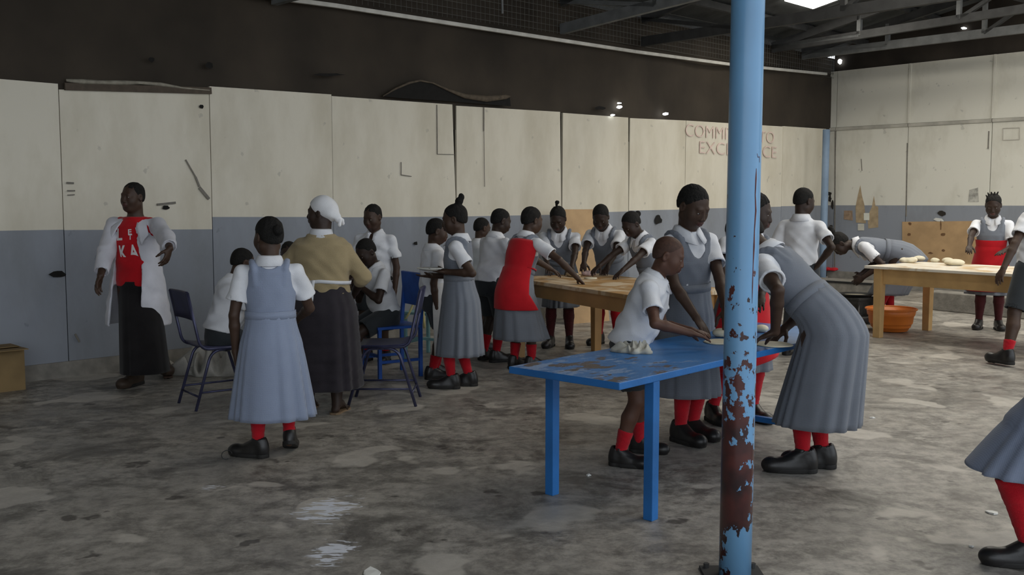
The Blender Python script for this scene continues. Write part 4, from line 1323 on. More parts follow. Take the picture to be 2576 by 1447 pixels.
PY = 3.86
pb = P(1848, 1470, PY); pt = P(1882, 0, PY)
def post(name, base, top, r, label, m, zend=None):
    root = empty(name, (base[0], base[1], 0)); tag(root, label, 'post')
    d = (top-base)/(top[2]-base[2])
    b0 = base-d*base[2]; zt_ = EAVE+RS*float(np.dot(b0-W0, D2))-.12
    if zend: zt_ = zend
    t0_ = b0+d*zt_
    mb_ = MB(); mb_.tube([b0, b0+d*.5, b0+d*1.0, b0+d*2, t0_], r, 40, caps=True); mb_.build('shaft', m, root, (base[0], base[1], 0), smooth=True)
    mb_ = MB(); mb_.box(b0+np.array([0, 0, .006]), (r*1.9, 0, 0), (0, r*1.9, 0), (0, 0, .006)); mb_.build('base_plate', M['beam_dark'], root, (base[0], base[1], 0), bevel=.002)
    for sx in (-1, 1):
        for sy in (-1, 1):
            mb_ = MB(); mb_.lathe([(0, .03), (.012, .03), (.012, .012), (0, .012)], b0+np.array([sx*r*1.5, sy*r*1.5, 0]), 6); mb_.build('bolt', M['beam_dark'], root, (base[0], base[1], 0))
    return root
front_post = post('steel_post', pb, pt, .0635, 'large light blue steel post with flaking paint beside the blue table', POSTM)
FARPOST = mat('faded_blue_post', (.21, .29, .40), .45, .15, 4, .1, 30)
fp = P(2070, 660, 17.2); fpt = P(2072, 330, 17.2)
post('steel_post', fp, np.array([fp[0], fp[1], 3]), .06, 'slim faded blue post in the far corner of the hall', FARPOST, zend=float(P(2072, 326, 17.2)[2]))

# ================================================================== CHAIRS
NAVY = mat('navy_painted_seat', (.028, .030, .075), .45, .2, 8)
TUBE = mat('worn_navy_tube', (.055, .058, .115), .32, .35, 10, spec=.5, metal=.4)
BLUECH = mat('blue_chair_paint', (.020, .085, .36), .5, .2, 8)
TEALCH = mat('pale_teal_chair_paint', (.22, .42, .45), .5, .15, 8)
def arc_pts(pts, r, n=6):
    out = [np.array(pts[0], float)]
    for i in range(1, len(pts)-1):
        a, b_, c_ = (np.array(q, float) for q in pts[i-1:i+2])
        d0 = nrm(a-b_); d1 = nrm(c_-b_); p0 = b_+d0*r; p1 = b_+d1*r
        for k in range(n+1):
            t = k/n; out.append((1-t)**2*p0+2*t*(1-t)*b_+t*t*p1)
    out.append(np.array(pts[-1], float)); return out
def tube_chair(name, loc, heading, label, mseat, mtube, group=None):
    # local: y forward, seat at z .45
    root = empty(name, (0, 0, 0)); tag(root, label, 'chair', group)
    w = .19
    V = []
    def curved_panel(name, pts, wd, th, m, tilt=0.0):
        m_ = MB(); N_ = 8
        for i in range(len(pts)-1):
            for j in range(N_):
                pass
        R = []
        for (y, z, ny, nz) in pts:
            row = []
            for j in range(N_+1):
                f = j/N_*2-1
                row.append((wd*f, y+ny*.012*(1-f*f)*-1, z+nz*.012*(1-f*f)*-1))
            R.append(row)
        V_, Q_ = loft(np.array(R), False); V_, Q_ = thicken(V_, Q_, th)
        return np_mesh(name, V_, Q_, m, root, (0, 0, 0))
    curved_panel('seat', [(-.19, .475, 0, 1), (-.12, .462, 0, 1), (0, .456, 0, 1), (.12, .458, 0, 1), (.19, .450, 0, 1)], .195, .014, mseat)
    curved_panel('backrest', [(-.262, .66, -1, 0), (-.27, .72, -1, 0), (-.285, .80, -1, 0), (-.295, .85, -1, 0), (-.297, .865, -1, 0)], .185, .014, mseat)
    for sx in (-1, 1):
        m_ = MB(); m_.tube(arc_pts([(sx*w, -.29, .86), (sx*w, -.205, .445), (sx*w, .19, .442)], .07), .0115, 8); m_.build('side_rail', mtube, root, (0, 0, 0), smooth=True)
    # two leg hoops under the seat
    for sx in (-1, 1):
        m_ = MB(); m_.tube(arc_pts([(sx*.185, -.25, 0), (sx*.175, -.12, .432), (sx*.175, .02, .432)], .08), .0115, 8); m_.build('leg', mtube, root, (0, 0, 0), smooth=True)
        m_ = MB(); m_.tube(arc_pts([(sx*.185, .25, 0), (sx*.175, .12, .432), (sx*.175, -.02, .432)], .08), .0115, 8); m_.build('leg', mtube, root, (0, 0, 0), smooth=True)
    for (a, b_) in (((-.184, -.222, .10), (.184, -.222, .10)), ((-.184, .222, .12), (.184, .222, .12)), ((-.183, -.21, .13), (-.183, .21, .13)), ((.183, -.21, .13), (.183, .21, .13))):
        m_ = MB(); m_.tube([a, b_], .008, 8); m_.build('stretcher', mtube, root, (0, 0, 0), smooth=True)
    root.location = (loc[0], loc[1], 0); root.rotation_euler = (0, 0, -math.radians(heading))
    return root
tube_chair('tubular_chair', (-2.19, 7.36), 53, 'navy tubular metal chair with a seated child beside the white lab coat', NAVY, TUBE, 'tubular school chairs')
tube_chair('tubular_chair', (-.96, 7.42), -90, 'empty navy tubular metal chair seen sideways beside the headscarfed woman', NAVY, TUBE, 'tubular school chairs')
def flat_chair(loc, heading, label, m):
    root = empty('wooden_chair', (0, 0, 0)); tag(root, label, 'chair', 'painted wooden chairs')
    m_ = MB(); m_.box((0, .0, .44), (.21, 0, 0), (0, .21, 0), (0, 0, .012)); m_.build('seat', m, root, bevel=.004)
    m_ = MB(); m_.box((0, -.225, .75), (.20, 0, 0), (0, .011, -.002), (0, .01, .145)); m_.build('backrest', m, root, bevel=.004)
    for sx in (-1, 1):
        m_ = MB(); m_.bar((sx*.185, -.20, 0), (sx*.185, -.20, .45), .03, .03); m_.bar((sx*.185, -.20, .45), (sx*.185, -.24, .86), .03, .03); m_.build('back_post', m, root, bevel=.002)
        m_ = MB(); m_.bar((sx*.185, .185, 0), (sx*.185, .185, .43), .03, .03); m_.build('leg', m, root, bevel=.002)
        m_ = MB(); m_.bar((sx*.185, -.19, .15), (sx*.185, .18, .15), .02, .025); m_.build('stretcher', m, root, bevel=.002)
    m_ = MB(); m_.bar((-.18, .185, .20), (.18, .185, .20), .02, .025); m_.build('stretcher', m, root, bevel=.002)
    root.location = (loc[0], loc[1], 0); root.rotation_euler = (0, 0, -math.radians(heading)); return root
flat_chair((-1.06, 8.58), -122, 'blue wooden chair under the seated boy with the folded hands', BLUECH)
flat_chair((-.78, 9.62), -150, 'pale teal wooden chair against the wall behind the blue one', TEALCH)
flat_chair((-1.93, 8.72), 178, 'second pale teal chair holding the child who faces the camera', TEALCH)

# ================================================================== SMALL THINGS
def lumps(name, label, cat, c, r, seed, m, vox=.008, sq=.6, n=7, group=None, amp=.006, parent=None):
    rr = random.Random(seed); F = Field(vox).fold(amp, 60, (rr.random(), rr.random(), .3), (1, 0, 1), seed)
    for k in range(n):
        a = rr.uniform(0, 6.28); d = r*.62*math.sqrt(rr.random()); q = r*rr.uniform(.34, .52)
        F.ell(np.array(c)+np.array([math.cos(a)*d, math.sin(a)*d, q*sq*rr.uniform(.8, 1.2)]), np.eye(3), (q, q, q*sq), .012)
    F.half(c, (0, 0, -1), .002)
    o = fmesh(F, name, m, parent, c)
    if label: tag(o, label, cat, group)
    return o
def dough_ball(c, r, label, sq=.55, group=None, name='dough_ball', m=None, seed=1):
    F = Field(.006).fold(.003, 70, (1, .4, .2), (0, 1, 0), seed)
    F.ell(np.array(c)+np.array([0, 0, r*sq*.85]), np.eye(3), (r, r*.88, r*sq), .01); F.half(c, (0, 0, -1), .003)
    return tag(fmesh(F, name, m or DOUGH, None, c), label, 'dough', group)
# crumpled cloth on the blue table
def crumple(name, label, cat, c, r, h, seed, m, n=46, sharp=1.0):
    rr = random.Random(seed); V_ = []; 
    ph = [(rr.uniform(4, 9), rr.uniform(0, 6.28), rr.uniform(0, 6.28)) for _ in range(7)]
    for top in (1, 0):
        for i in range(n):
            for j in range(n):
                x, y = i/(n-1)*2-1, j/(n-1)*2-1
                R_ = math.hypot(x, y); q = max(abs(x), abs(y)); k = q/(R_+1e-9) if R_ > 0 else 1
                a = math.atan2(y, x); edge = 1+.16*math.sin(3*a+ph[0][1])+.1*math.sin(5*a+ph[1][1])+.07*math.sin(8*a+ph[2][1])
                X, Y = x*k*r*edge, y*k*r*edge
                z = 0
                for (f, p1, p2) in ph: z += (1-abs(math.sin(f*.75*(x*math.cos(p1)+y*math.sin(p1))*sharp+p2+1.2*math.sin(2.1*x+p1)))**1.6)
                z = h*(z/7)**1.3*1.7*(1-q**4*.75)
                V_.append((c[0]+X, c[1]+Y, c[2]+(z+.004 if top else 0)))
    Q_ = []
    for i in range(n-1):
        for j in range(n-1):
            a = i*n+j; Q_.append((a, a+n, a+n+1, a+1)); b_ = a+n*n; Q_.append((b_, b_+1, b_+n+1, b_+n))
    ring = [i for i in range(n)]+[i*n+n-1 for i in range(1, n)]+[(n-1)*n+j for j in range(n-2, -1, -1)]+[i*n for i in range(n-2, 0, -1)]
    for k in range(len(ring)):
        a, b_ = ring[k], ring[(k+1) % len(ring)]; Q_.append((a, b_, b_+n*n, a+n*n))
    return tag(np_mesh(name, np.array(V_), np.array(Q_), m, None, c), label, cat)
ct = G(1596, 885, TBH)
crumple('cleaning_rag', 'crumpled grey cleaning rag on the blue table', 'rag', (ct[0], ct[1], TBH+.001), .10, .055, 5, cloth('grey_rag', (.42, .41, .36), .3))
# dough on the blue table
p_ = G(1812, 848, TBH); dough_ball((p_[0], p_[1], TBH+.002), .05, 'dough ball on the blue table left of the post')
p_ = G(1818, 862, TBH)
def flat_round(name, label, cat, c, r, th, m, seed=0, group=None):
    rr = random.Random(seed); m_ = MB(); n = 40; K = []
    ph = [rr.uniform(0, 6.28) for _ in range(3)]
    prof = [(0, th), (.5, th*1.05), (.9, th*.9), (1.0, th*.5), (.97, 0), (0, 0)]
    for (q, z) in prof:
        K.append([(c[0]+math.cos(a)*r*q*(1+.05*math.sin(2*a+ph[0])+.03*math.sin(5*a+ph[1])), c[1]+math.sin(a)*r*q*(1+.05*math.sin(2*a+ph[0])+.03*math.sin(5*a+ph[1])), c[2]+z) for a in np.linspace(0, 2*math.pi, n, endpoint=False)])
    V_, Q_ = loft(np.array(K)); return tag(np_mesh(name, V_, Q_, m, None, c), label, cat, group)
flat_round('rolled_dough', 'flat rolled dough under the crop-haired boy\'s hands', 'dough', (p_[0]-.01, p_[1], TBH+.001), .10, .010, DOUGH, 2)
p_ = G(1945, 868, TBH); flat_round('rolled_dough', 'flat rolled dough on the blue table right of the post', 'dough', (p_[0], p_[1], TBH+.001), .11, .008, DOUGH, 5)
p_ = G(1915, 836, TBH); dough_ball((p_[0], p_[1], TBH+.002), .045, 'dough ball on the blue table right of the post')
# dough and pin on the middle table
p_ = G(1478, 702, T2H); flat_round('rolled_dough', 'small flat dough on the varnished pine table', 'dough', (p_[0]+.03, p_[1], T2H+.001), .06, .014, DOUGH, 8)
p_ = G(1440, 697, T2H)
rp_ = empty('rolling_pin', (p_[0], p_[1], T2H+.022)); tag(rp_, 'pale wooden rolling pin on the varnished pine table', 'rolling pin')
PINW = mat('pin_wood', (.62, .48, .30), .5, .1)
dx = nrm([-.35, .93, 0]); c0 = np.array([p_[0], p_[1], T2H+.022])
MB().tube([c0-dx*.11, c0-dx*.105, c0+dx*.105, c0+dx*.11], [.015, .021, .021, .015], 14).build('barrel', PINW, rp_, c0, smooth=True)
for q in (-1, 1): MB().tube([c0+dx*q*.11, c0+dx*q*.125, c0+dx*q*.165, c0+dx*q*.17], [.008, .009, .011, .006], 10).build('handle', PINW, rp_, c0, smooth=True)
lumps('flour_heap', 'small pink and white flour bag slumped on the varnished pine table', 'flour', t2(.22, .80, .001), .09, 12, mat('pinkish_bag', (.62, .45, .44), .7, .3, 20), n=6)
# dough on the far table
for k, (u, v, r, lab) in enumerate(((2285, 656, .075, 'torn dough lump at the near left end of the pale table'), (2312, 652, .07, 'round dough ball at the back of the pale table'), (2352, 655, .055, 'small dough ball between the larger lumps on the pale table'),
                                    (2384, 656, .065, 'dough lump next to the large flat one on the pale table'), (2401, 663, .11, 'large flat dough lump in the middle of the pale table'))):
    p_ = G(u, v+5, T3H); 
    if k == 0: lumps('dough_lump', lab, 'dough', (p_[0], p_[1], T3H+.001), .11, 3, DOUGH, group='dough on the pale table')
    else: dough_ball((p_[0], p_[1], T3H+.001), r, lab, .5 if k < 4 else .35, 'dough on the pale table', seed=k)
# ---- orange basin
OR = mat('orange_plastic', (.62, .17, .025), .4, .1, 6)
bc = G(2240, 833); rb_ = empty('plastic_basin', (bc[0], bc[1], 0)); tag(rb_, 'orange plastic basin on the floor under the pale table', 'basin')
z0, R0, R1, hb = 0, .19, .275, .27
MB().lathe([(0, .006), (R0-.01, .006), (R0, .012), (R0+.02, .05), (R0+.028, .052), (R0+.031, .06), (R0+.04, .09), (R0+.048, .094), (R0+.052, .102), (R1-.022, .185), (R1-.014, .19), (R1-.01, .20), (R1, hb-.012), (R1-.006, hb-.008), (R0+.045, .10), (R0-.008, .016), (0, .014)], bc, 48).build('bowl', OR, rb_, bc, smooth=True)
MB().tube([bc+np.array([math.cos(a)*(R1+.006), math.sin(a)*(R1+.006), hb-.006]) for a in np.linspace(0, 2*math.pi, 48, endpoint=False)], .012, 8, closed=True).build('rim', OR, rb_, bc, smooth=True)
for q in (.35, .35+math.pi):
    MB().tube([bc+np.array([math.cos(q+a)*(R1+.012+.03*math.cos(a*6.5)), math.sin(q+a)*(R1+.012+.03*math.cos(a*6.5)), hb-.012]) for a in np.linspace(-.24, .24, 9)], .009, 8).build('handle', OR, rb_, bc, smooth=True)
# ---- charcoal stove with pan
ST = mat('sooty_stove_iron', (.045, .045, .043), .6, .35, 14, .3, 40)
sc_ = G(2150, 812); sx_ = sc_
sr = empty('charcoal_stove', (sc_[0], sc_[1], 0)); tag(sr, 'square sooty charcoal stove under the flat pan near the far corner', 'stove')
def frustum(c, w0, w1, z0, z1, yaw, th=None):
    ca, sa = math.cos(yaw), math.sin(yaw); pts = []
    for w, z in ((w0, z0), (w1, z1)):
        for (x, y) in ((-1, -1), (1, -1), (1, 1), (-1, 1)): pts.append((c[0]+w*(x*ca-y*sa), c[1]+w*(x*sa+y*ca), z))
    return MB().hexa(pts)
frustum(sc_, .12, .165, .06, .30, .6).build('fire_box', ST, sr, sc_, bevel=.006)
frustum(sc_, .185, .185, .30, .33, .6).build('rim', ST, sr, sc_, bevel=.004)
for a in range(4):
    q = .6+math.pi/4+a*math.pi/2
    MB().bar(sc_+np.array([math.cos(q)*.15, math.sin(q)*.15, 0]), sc_+np.array([math.cos(q)*.165, math.sin(q)*.165, .10]), .025, .025).build('leg', ST, sr, sc_)
MB().bar(sc_+np.array([-.02, -.19, .05]), sc_+np.array([-.02, -.19, .31]), .014, .014).build('bracket', mat('bare_iron', (.22, .22, .22), .5), sr, sc_)
PANM = mat('blackened_pan', (.02, .02, .02), .5, .2)
pr_ = empty('frying_pan', (sc_[0], sc_[1], .335)); tag(pr_, 'flat black pan on top of the square stove', 'pan')
MB().lathe([(0, .335), (.18, .335), (.205, .355), (.215, .368), (.208, .370), (.178, .343), (0, .343)], sc_, 40).build('dish', PANM, pr_, sc_, smooth=True)
MB().tube([sc_+np.array([.19, .06, .362]), sc_+np.array([.30, .10, .37]), sc_+np.array([.40, .13, .375])], [.01, .011, .008], 8).build('handle', PANM, pr_, sc_, smooth=True)
flat_round('chapati', 'round pale chapati baking in the flat black pan', 'bread', (sc_[0]-.01, sc_[1], .3445), .15, .008, DOUGH, 3)
# low slab behind the stove; dark strip on it stands for a shadow line
gp = G(2165, 742, .28)
gr = empty('low_hearth', (gp[0], gp[1], 0)); tag(gr, 'low pale hearth slab with a dark shadow-line strip behind the square stove', 'hearth')
hx = D2; hy = D1
hc = G(2140, 760) ; hc = np.array([hc[0]+.2, hc[1]+1.1, 0])
gr.location = tuple(hc)
MB().box(hc+np.array([0, 0, .12]), hx*.75, hy*.42, (0, 0, .12)).build('slab', M['concrete'], gr, hc, bevel=.01)
MB().box(hc+np.array([0, 0, .247])-hy*.40, hx*.76, hy*.03, (0, 0, .015)).build('shadow_strip', PANM, gr, hc, bevel=.003)
# dark jug beside the stove
jc = G(2183, 800); jr = empty('kettle', (jc[0], jc[1], 0)); tag(jr, 'small blackened kettle between the stove and the orange basin', 'kettle')
MB().lathe([(0, 0), (.075, 0), (.09, .03), (.09, .09), (.06, .14), (.03, .15), (.012, .165), (0, .17)], jc, 24).build('pot', PANM, jr, jc, smooth=True)
MB().tube([jc+np.array([-.06, 0, .12]), jc+np.array([-.05, 0, .19]), jc+np.array([.05, 0, .19]), jc+np.array([.06, 0, .12])], .007, 8).build('handle', PANM, jr, jc, smooth=True)
MB().tube([jc+np.array([0, -.08, .06]), jc+np.array([0, -.125, .10]), jc+np.array([0, -.14, .13])], [.014, .011, .008], 8).build('spout', PANM, jr, jc, smooth=True)
# concrete beam lying by the far wall
ca = G(2322, 778); cb = G(2470, 793); dv = nrm(cb-ca); cb = ca+dv*1.9; pv = np.array([-dv[1], dv[0], 0])
m_ = MB(); m_.hexa([ca, cb, cb+pv*.35, ca+pv*.35]+[q+np.array([0, 0, .26]) for q in (ca, cb, cb+pv*.33, ca+pv*.33)])
tag(m_.build('concrete_block', M['concrete'], loc=ca, bevel=.015), 'long concrete block on the floor behind the pale table', 'block')
# plywood sheets against the walls
def sheet(hit, pts, th, m, name, label, knots, off=.04):
    nn = D2 if hit is wall_hit else -D1
    f = [hit(u, v)+nn*off for u, v in pts]
    root = empty(name, f[0]); tag(root, label, 'board')
    if np.dot(np.cross(f[1]-f[0], f[2]-f[1]), nn) < 0: f = f[::-1]
    MB().hexa([q-nn*th for q in f]+f).build('panel', m, root, root.location)
    for k, (u, v, a, b_) in enumerate(knots): 
        q = blob(hit, u, v, a, b_, mat('dark_knot', (.16, .085, .04), .7, .2), 'knot', root, 90+k, off+.002)
        q.location = tuple(np.array(world_loc(q))-np.array(root.location)) if False else q.location
    return root
sheet(back_hit, [(2272, 558), (2462, 556), (2462, 726), (2272, 716)], .02, M['plywood'], 'plywood_sheet', 'brown plywood sheet fixed to the far wall behind the pale table',
      [(2292, 563, 5, 4), (2290, 590, 5, 4), (2375, 590, 6, 4), (2375, 630, 5, 4), (2344, 637, 7, 3), (2369, 565, 2, 14)])
def lean_board():
    u0, u1 = 1422, 1532
    a, b_ = P(u0, 700, 12.2), P(u1, 700, 12.6)
    a[2] = 0; b_[2] = 0
    n = nrm([-(b_-a)[1], (b_-a)[0], 0]); ta = a+n*.25; tb_ = b_+n*.25; zt_ = P(1480, 527, 12.4)[2]; ta[2] = tb_[2] = zt_
    th = -n*.018
    m_ = MB(); m_.hexa([a, b_, b_+th, a+th, ta, tb_, tb_+th, ta+th]); return tag(m_.build('plywood_offcut', M['plywood'], loc=a), 'tall plywood offcut leaning behind the girls at the varnished table', 'board')
lean_board()
# red bundle on the far kerb
p_ = back_hit(2100, 678)-D1*.0; pk = bpt(sb(back_hit(2097, 680)), .26, .06)
lumps('red_cloth', 'small red cloth bundle at the foot of the far corner post', 'cloth', pk, .16, 9, CRED, n=6, sq=.45)
# blue offcut on the floor behind the bending girl
p_ = G(2152, 838); m_ = MB(); m_.box((p_[0], p_[1]+3.6, .05), D2*.12, D1*.08, (0, 0, .05))
# cardboard box at the left edge
p_ = G(8, 962); cbx = mat('brown_cardboard', (.23, .155, .07), .8, .15, 6)
bx_ = empty('cardboard_box', (0, 0, 0)); tag(bx_, 'brown cardboard box against the wall at the left edge', 'box')
cc = wallp(tw(8)-.22, 0, .24); bx_.location = tuple(cc)
fr = [(D1*.20, D2*.003, -D2*.15), (D1*.20, D2*.003, D2*.15), (D1*.003, D2*.15, -D1*.20), (D1*.003, D2*.15, D1*.20)]
for (a, b_, o_) in fr: MB().box(cc+o_+np.array([0, 0, .17]), a, b_, (0, 0, .17)).build('side_panel', cbx, bx_, cc)
MB().box(cc+np.array([0, 0, .34])+D2*.20, D1*.2, D2*.06, np.array([0, 0, -.003])+D2*0).build('flap', cbx, bx_, cc)
MB().box(cc+np.array([0, 0, .003]), D1*.2, D2*.15, (0, 0, .003)).build('bottom_panel', cbx, bx_, cc)
MB().box(cc+np.array([0, 0, .341])-D2*.05, D1*.2, D2*.10, (0, 0, .003)).build('flap', cbx, bx_, cc)
# crumpled white sacks by the wall foot
SACK = cloth('dusty_sack', (.40, .385, .35), .2)
c_ = G(470, 955); crumple('empty_sack', 'dusty white sack crumpled by the wall behind the seated child', 'sack', (c_[0]+.12, c_[1]+.42, .002), .34, .26, 11, SACK)
c_ = G(405, 945); crumple('empty_sack', 'flat pale sack on the floor at the lab coat wearer\'s heel', 'sack', (c_[0]-.16, c_[1]+.36, .002), .17, .05, 14, SACK)
# paper scraps
PAPER = mat('white_scrap', (.78, .78, .75), .7, .05)
for k, (u, v, r, lab) in enumerate(((2494, 1291, .028, 'white paper scrap on the floor near the right edge'), (2195, 1052, .024, 'torn white scrap on the floor right of the grey skirt'), (1480, 1197, .014, 'tiny white scrap on the floor between the blue table legs'),
                                    (2443, 1376, .012, 'tiny white crumb below the scrap near the right edge'), (935, 1443, .05, 'white scrap at the bottom edge of the floor'))):
    p_ = G(u, v); rr = random.Random(k); n = 7
    top = [(p_[0]+math.cos(a)*r*rr.uniform(.6, 1.2), p_[1]+math.sin(a)*r*rr.uniform(.6, 1.3), .003+rr.uniform(0, .008)) for a in np.linspace(0, 6.28, n, endpoint=False)]
    m_ = MB(); m_.poly(top)
    for i in range(n):
        a, b_ = top[i], top[(i+1) % n]; m_.quad((a[0], a[1], .001), (b_[0], b_[1], .001), b_, a)
    tag(m_.build('paper_scrap', PAPER, loc=(p_[0], p_[1], 0)), lab, 'scrap', 'scraps on the floor')
# thin twig / wire loop near the walking girl's shoe
w0_ = G(592, 1155); MBw = MB(); MBw.tube([w0_+np.array([-.05+.03*math.cos(a), .02*math.sin(a), .025+.022*math.sin(a)]) for a in np.linspace(.3, 5.2, 14)], .0025, 6)
tag(MBw.build('wire_loop', M['beam_dark'], loc=w0_, smooth=True), 'thin wire loop on the floor beside the black shoe', 'wire')

# long rust-red scratch down the front of the post
def scratch(pts, w, name):
    rows = []
    for (u, v, q) in pts:
        d = ray(u, v); o = np.array([0, 0, CAMZ]); ax = (pt-pb)/(pt[2]-pb[2])
        c = P(u, v, PY); a = pb+ax*(c[2]-pb[2])
        off = max(-.97, min(.97, (c[0]-a[0])/.0635)); ang = math.asin(off)
        row = []
        for s_ in (-1, 1):
            an = ang+s_*w*q/.0635/2; row.append(np.array([a[0]+math.sin(an)*.0642, a[1]-math.cos(an)*.0642, c[2]]))
        rows.append(row)
    V, Q = loft(np.array(rows), False); V, Q = thicken(V, Q[:, ::-1], .0008); return np_mesh(name, V, Q, mat('rust_red_scratch', (.13, .045, .045), .7, .3, 30), front_post, (pb[0], pb[1], 0))
scratch([(1894, 425, .2), (1893, 450, .8), (1891, 490, .5), (1893, 530, .9), (1889, 580, .5), (1888, 620, .9), (1886, 660, .4), (1884, 720, .5), (1883, 760, .1)], .009, 'rust_scratch')
scratch([(1896, 388, .3), (1899, 398, .9), (1903, 395, .8), (1904, 410, .3)], .004, 'rust_scratch')
# ================================================================== THE PEOPLE IN THE HALL
def hz(v, Y): return float(P(CX, v, Y)[2])
def gp2(u, v): 
    g = G(u, v); return (g[0], g[1])
def at(u, Y): return (P(u, 700, Y)[0], Y)

# ---- person in lab coat
p1 = Person('person in an open white lab coat over a red lettered t-shirt and black skirt', gp2(354, 962), 192, 1.70, girth=1.10, adult=True, head=(12, 4, -2), hair='short', vox=.006, skin=0,
            feet=[('p', 415, 946, 150, .0), ('p', 343, 968, 195, 0)],
            armR={'to': ('p', 240, 742, 7.75), 'curl': .45, 'elbow': (-.7, -.9, -.2), 'aim': (-.25, .1, -1)}, armL={'to': ('p', 440, 650, 7.55), 'curl': .5, 'elbow': (.8, -.7, -.3), 'palm': 'in', 'aim': (-.15, .3, -.9)}, eyes=True)
p1.shirt(CREDT, 't_shirt', off=.014, frac=.6, z0=-.10, collar=False, wr=.003, loose=.004, sleeved=False)
p1.skirt(CBLACK, hz(938, 7.85), waist=-.02, hem=(.108, .112), hipw=(.086, .076), pleats=9, amp=.008, wave=.012, hemc=(P(364, 900, 7.9)[0], 7.90, hz(938, 7.85)))
def lab_coat(p):
    H = p.H; F = Field(.008).fold(.004, 34, p.S*.9+p.U*.3, p.U, 1.3).fold(.003, 60, p.S*.5-p.U, p.Fw, 2.2)
    TLn = p.TL
    hem = (hz(828, 7.8)-p.pel[2])
    st = [(hem, .160*H, .140*H, .0), (hem*.5, .148*H, .124*H, 0), (0, .132*H, .104*H, 0), (.3*TLn, .116*H, .086*H, 0), (.62*TLn, .116*H, .086*H, .002*H), (.86*TLn, .108*H, .070*H, 0), (.97*TLn, .06*H, .052*H, 0)]
    F.stack(p.pel, p.S, p.Fw, p.U, st, .02)
    for i in (0, 1): F.cone(p.N-p.U*.036*H, p.sh[i], .042*H, .036*H, .02)
    o, S, Fw, U = p.pel, p.S, p.Fw, p.U
    def wedge(x, y, z):
        px, py, pz = x-o[0], y-o[1], z-o[2]
        lx = px*S[0]+py*S[1]+pz*S[2]; ly = px*Fw[0]+py*Fw[1]+pz*Fw[2]; lz = px*U[0]+py*U[1]+pz*U[2]
        w = np.interp(lz, [hem, 0, .3*TLn, .7*TLn, .92*TLn, 1.1*TLn], [.150, .132, .118, .088, .058, .05])
        return np.maximum(np.abs(lx+.006)-w, .012-ly)
    F.custom(wedge, p.pel-1.5, p.pel+1.5, .006)
    F.cone(p.N-p.U*.03*H, p.N+p.U*.15*H, .045*H, .05*H, .006, '-')
    # hollow underside
    F.stack(p.pel, p.S, p.Fw, p.U, [(hem-.05, .148*H, .128*H, 0), (hem+.30, .125*H, .10*H, 0)], .006, '-')
    p.sleeves(F, .040*H, .041*H, 1, .84, .033*H)
    oc = fmesh(F, 'lab_coat', CCOAT, p.root, p.pos)
    for sg in (1, -1):        # lapels
        rows = []
        for (z, x0, x1, y0, y1) in ((1.02, .036, .048, -.02, -.024), (.97, .040, .072, .035, .012), (.86, .050, .098, .066, .048), (.74, .066, .118, .078, .066), (.66, .078, .100, .083, .078), (.58, .086, .092, .085, .084)):
            rows.append([p.pel+p.U*z*p.TL+p.S*sg*(x0+(x1-x0)*k/4)*H/1.0*.98+p.Fw*((y0+(y1-y0)*k/4)*H+.014) for k in range(5)])
        V, Q = loft(np.array(rows), False)
        if sg < 0: Q = Q[:, ::-1]
        V, Q = thicken(V, Q[:, ::-1], .006); np_mesh('lapel', V, Q, CCOAT, oc, p.pos)
    # breast pocket
    return oc
lab_coat(p1)
p1.shoes(BROWNSHOE)
# white print on the t-shirt
PRINT = mat('white_print', (.74, .72, .72), .7, .06)
def shirt_letters(p):
    H = p.H
    for (s_, x0, z0, w, h, rot) in (('L', .088, .640, .058, .098, .10), ('E', -.018, .735, .030, .044, .1), ('T', -.024, .655, .032, .044, .1), ('K', .062, .330, .072, .118, .08), ('A', -.030, .345, .070, .118, .06)):
        me = text_mesh(s_, 1.0, .0, .028)
        xs = [v.co.x for v in me.vertices]; ys = [v.co.y for v in me.vertices]
        bm = bmesh.new(); bm.from_mesh(me); bmesh.ops.subdivide_edges(bm, edges=bm.edges, cuts=2); bm.to_mesh(me); bm.free()
        zst = [q[0] for q in p.st]
        for v in me.vertices:
            a = (v.co.x-min(xs))/(max(xs)-min(xs))*w; b = (v.co.y-min(ys))/(max(ys)-min(ys))*h
            a, b = a-b*math.tan(rot), b+a*math.tan(rot*.6)
            x = -x0+a; z = z0*p.TL+b                      # reads from the front
            rx = np.interp(z, zst, [q[1] for q in p.st])+.0175; ry = np.interp(z, zst, [q[2] for q in p.st])+.0175; yo = np.interp(z, zst, [q[3] for q in p.st])
            y = ry*math.sqrt(max(.05, 1-(x/rx)**2))+yo+.0055
            v.co = tuple(p.pel+p.S*x+p.Fw*y+p.U*z-p.pos)
        me.materials.clear(); me.materials.append(PRINT)
        link('printed_letter', me, p.top, tuple(p.pos))
shirt_letters(p1)

def girl(label, pos, yaw, H, hem, dress=None, hair='girl+bun', sock=.9, sockm=None, scoop=1.0, amp=.020, hemw=(.155, .135), seed=1, hemc=None, shoes=True, wave=.02, hipw=(.112, .096), loose=0.0, **kw):
    p = Person(label, pos, yaw, H, hair=hair, **kw)
    p.shirt(CWHITE, z0=.2, loose=loose, seed=seed*1.0, wr=.0048)
    p.pinafore(dress or CGREY, hem, hem=hemw, amp=amp, seed=seed, scoop=scoop, hemc=hemc, wave=wave, hipw=hipw)
    p.socks(sockm, sock)
    if shoes: p.shoes()
    return p
def boy(label, pos, yaw, H, hair='short', sock=.4, loose=.012, hem=.10, frac=.82, seed=1, shirtm=None, wr=.0065, legs=True, **kw):
    p = Person(label, pos, yaw, H, hair=hair, **kw)
    p.shirt(shirtm or CWHITE, z0=hem-.02, hem=hem, loose=loose, seed=seed*1.0, wr=wr, vneck=True)
    if legs:
        p.shorts(frac=frac); p.socks(None, sock); p.shoes()
    return p

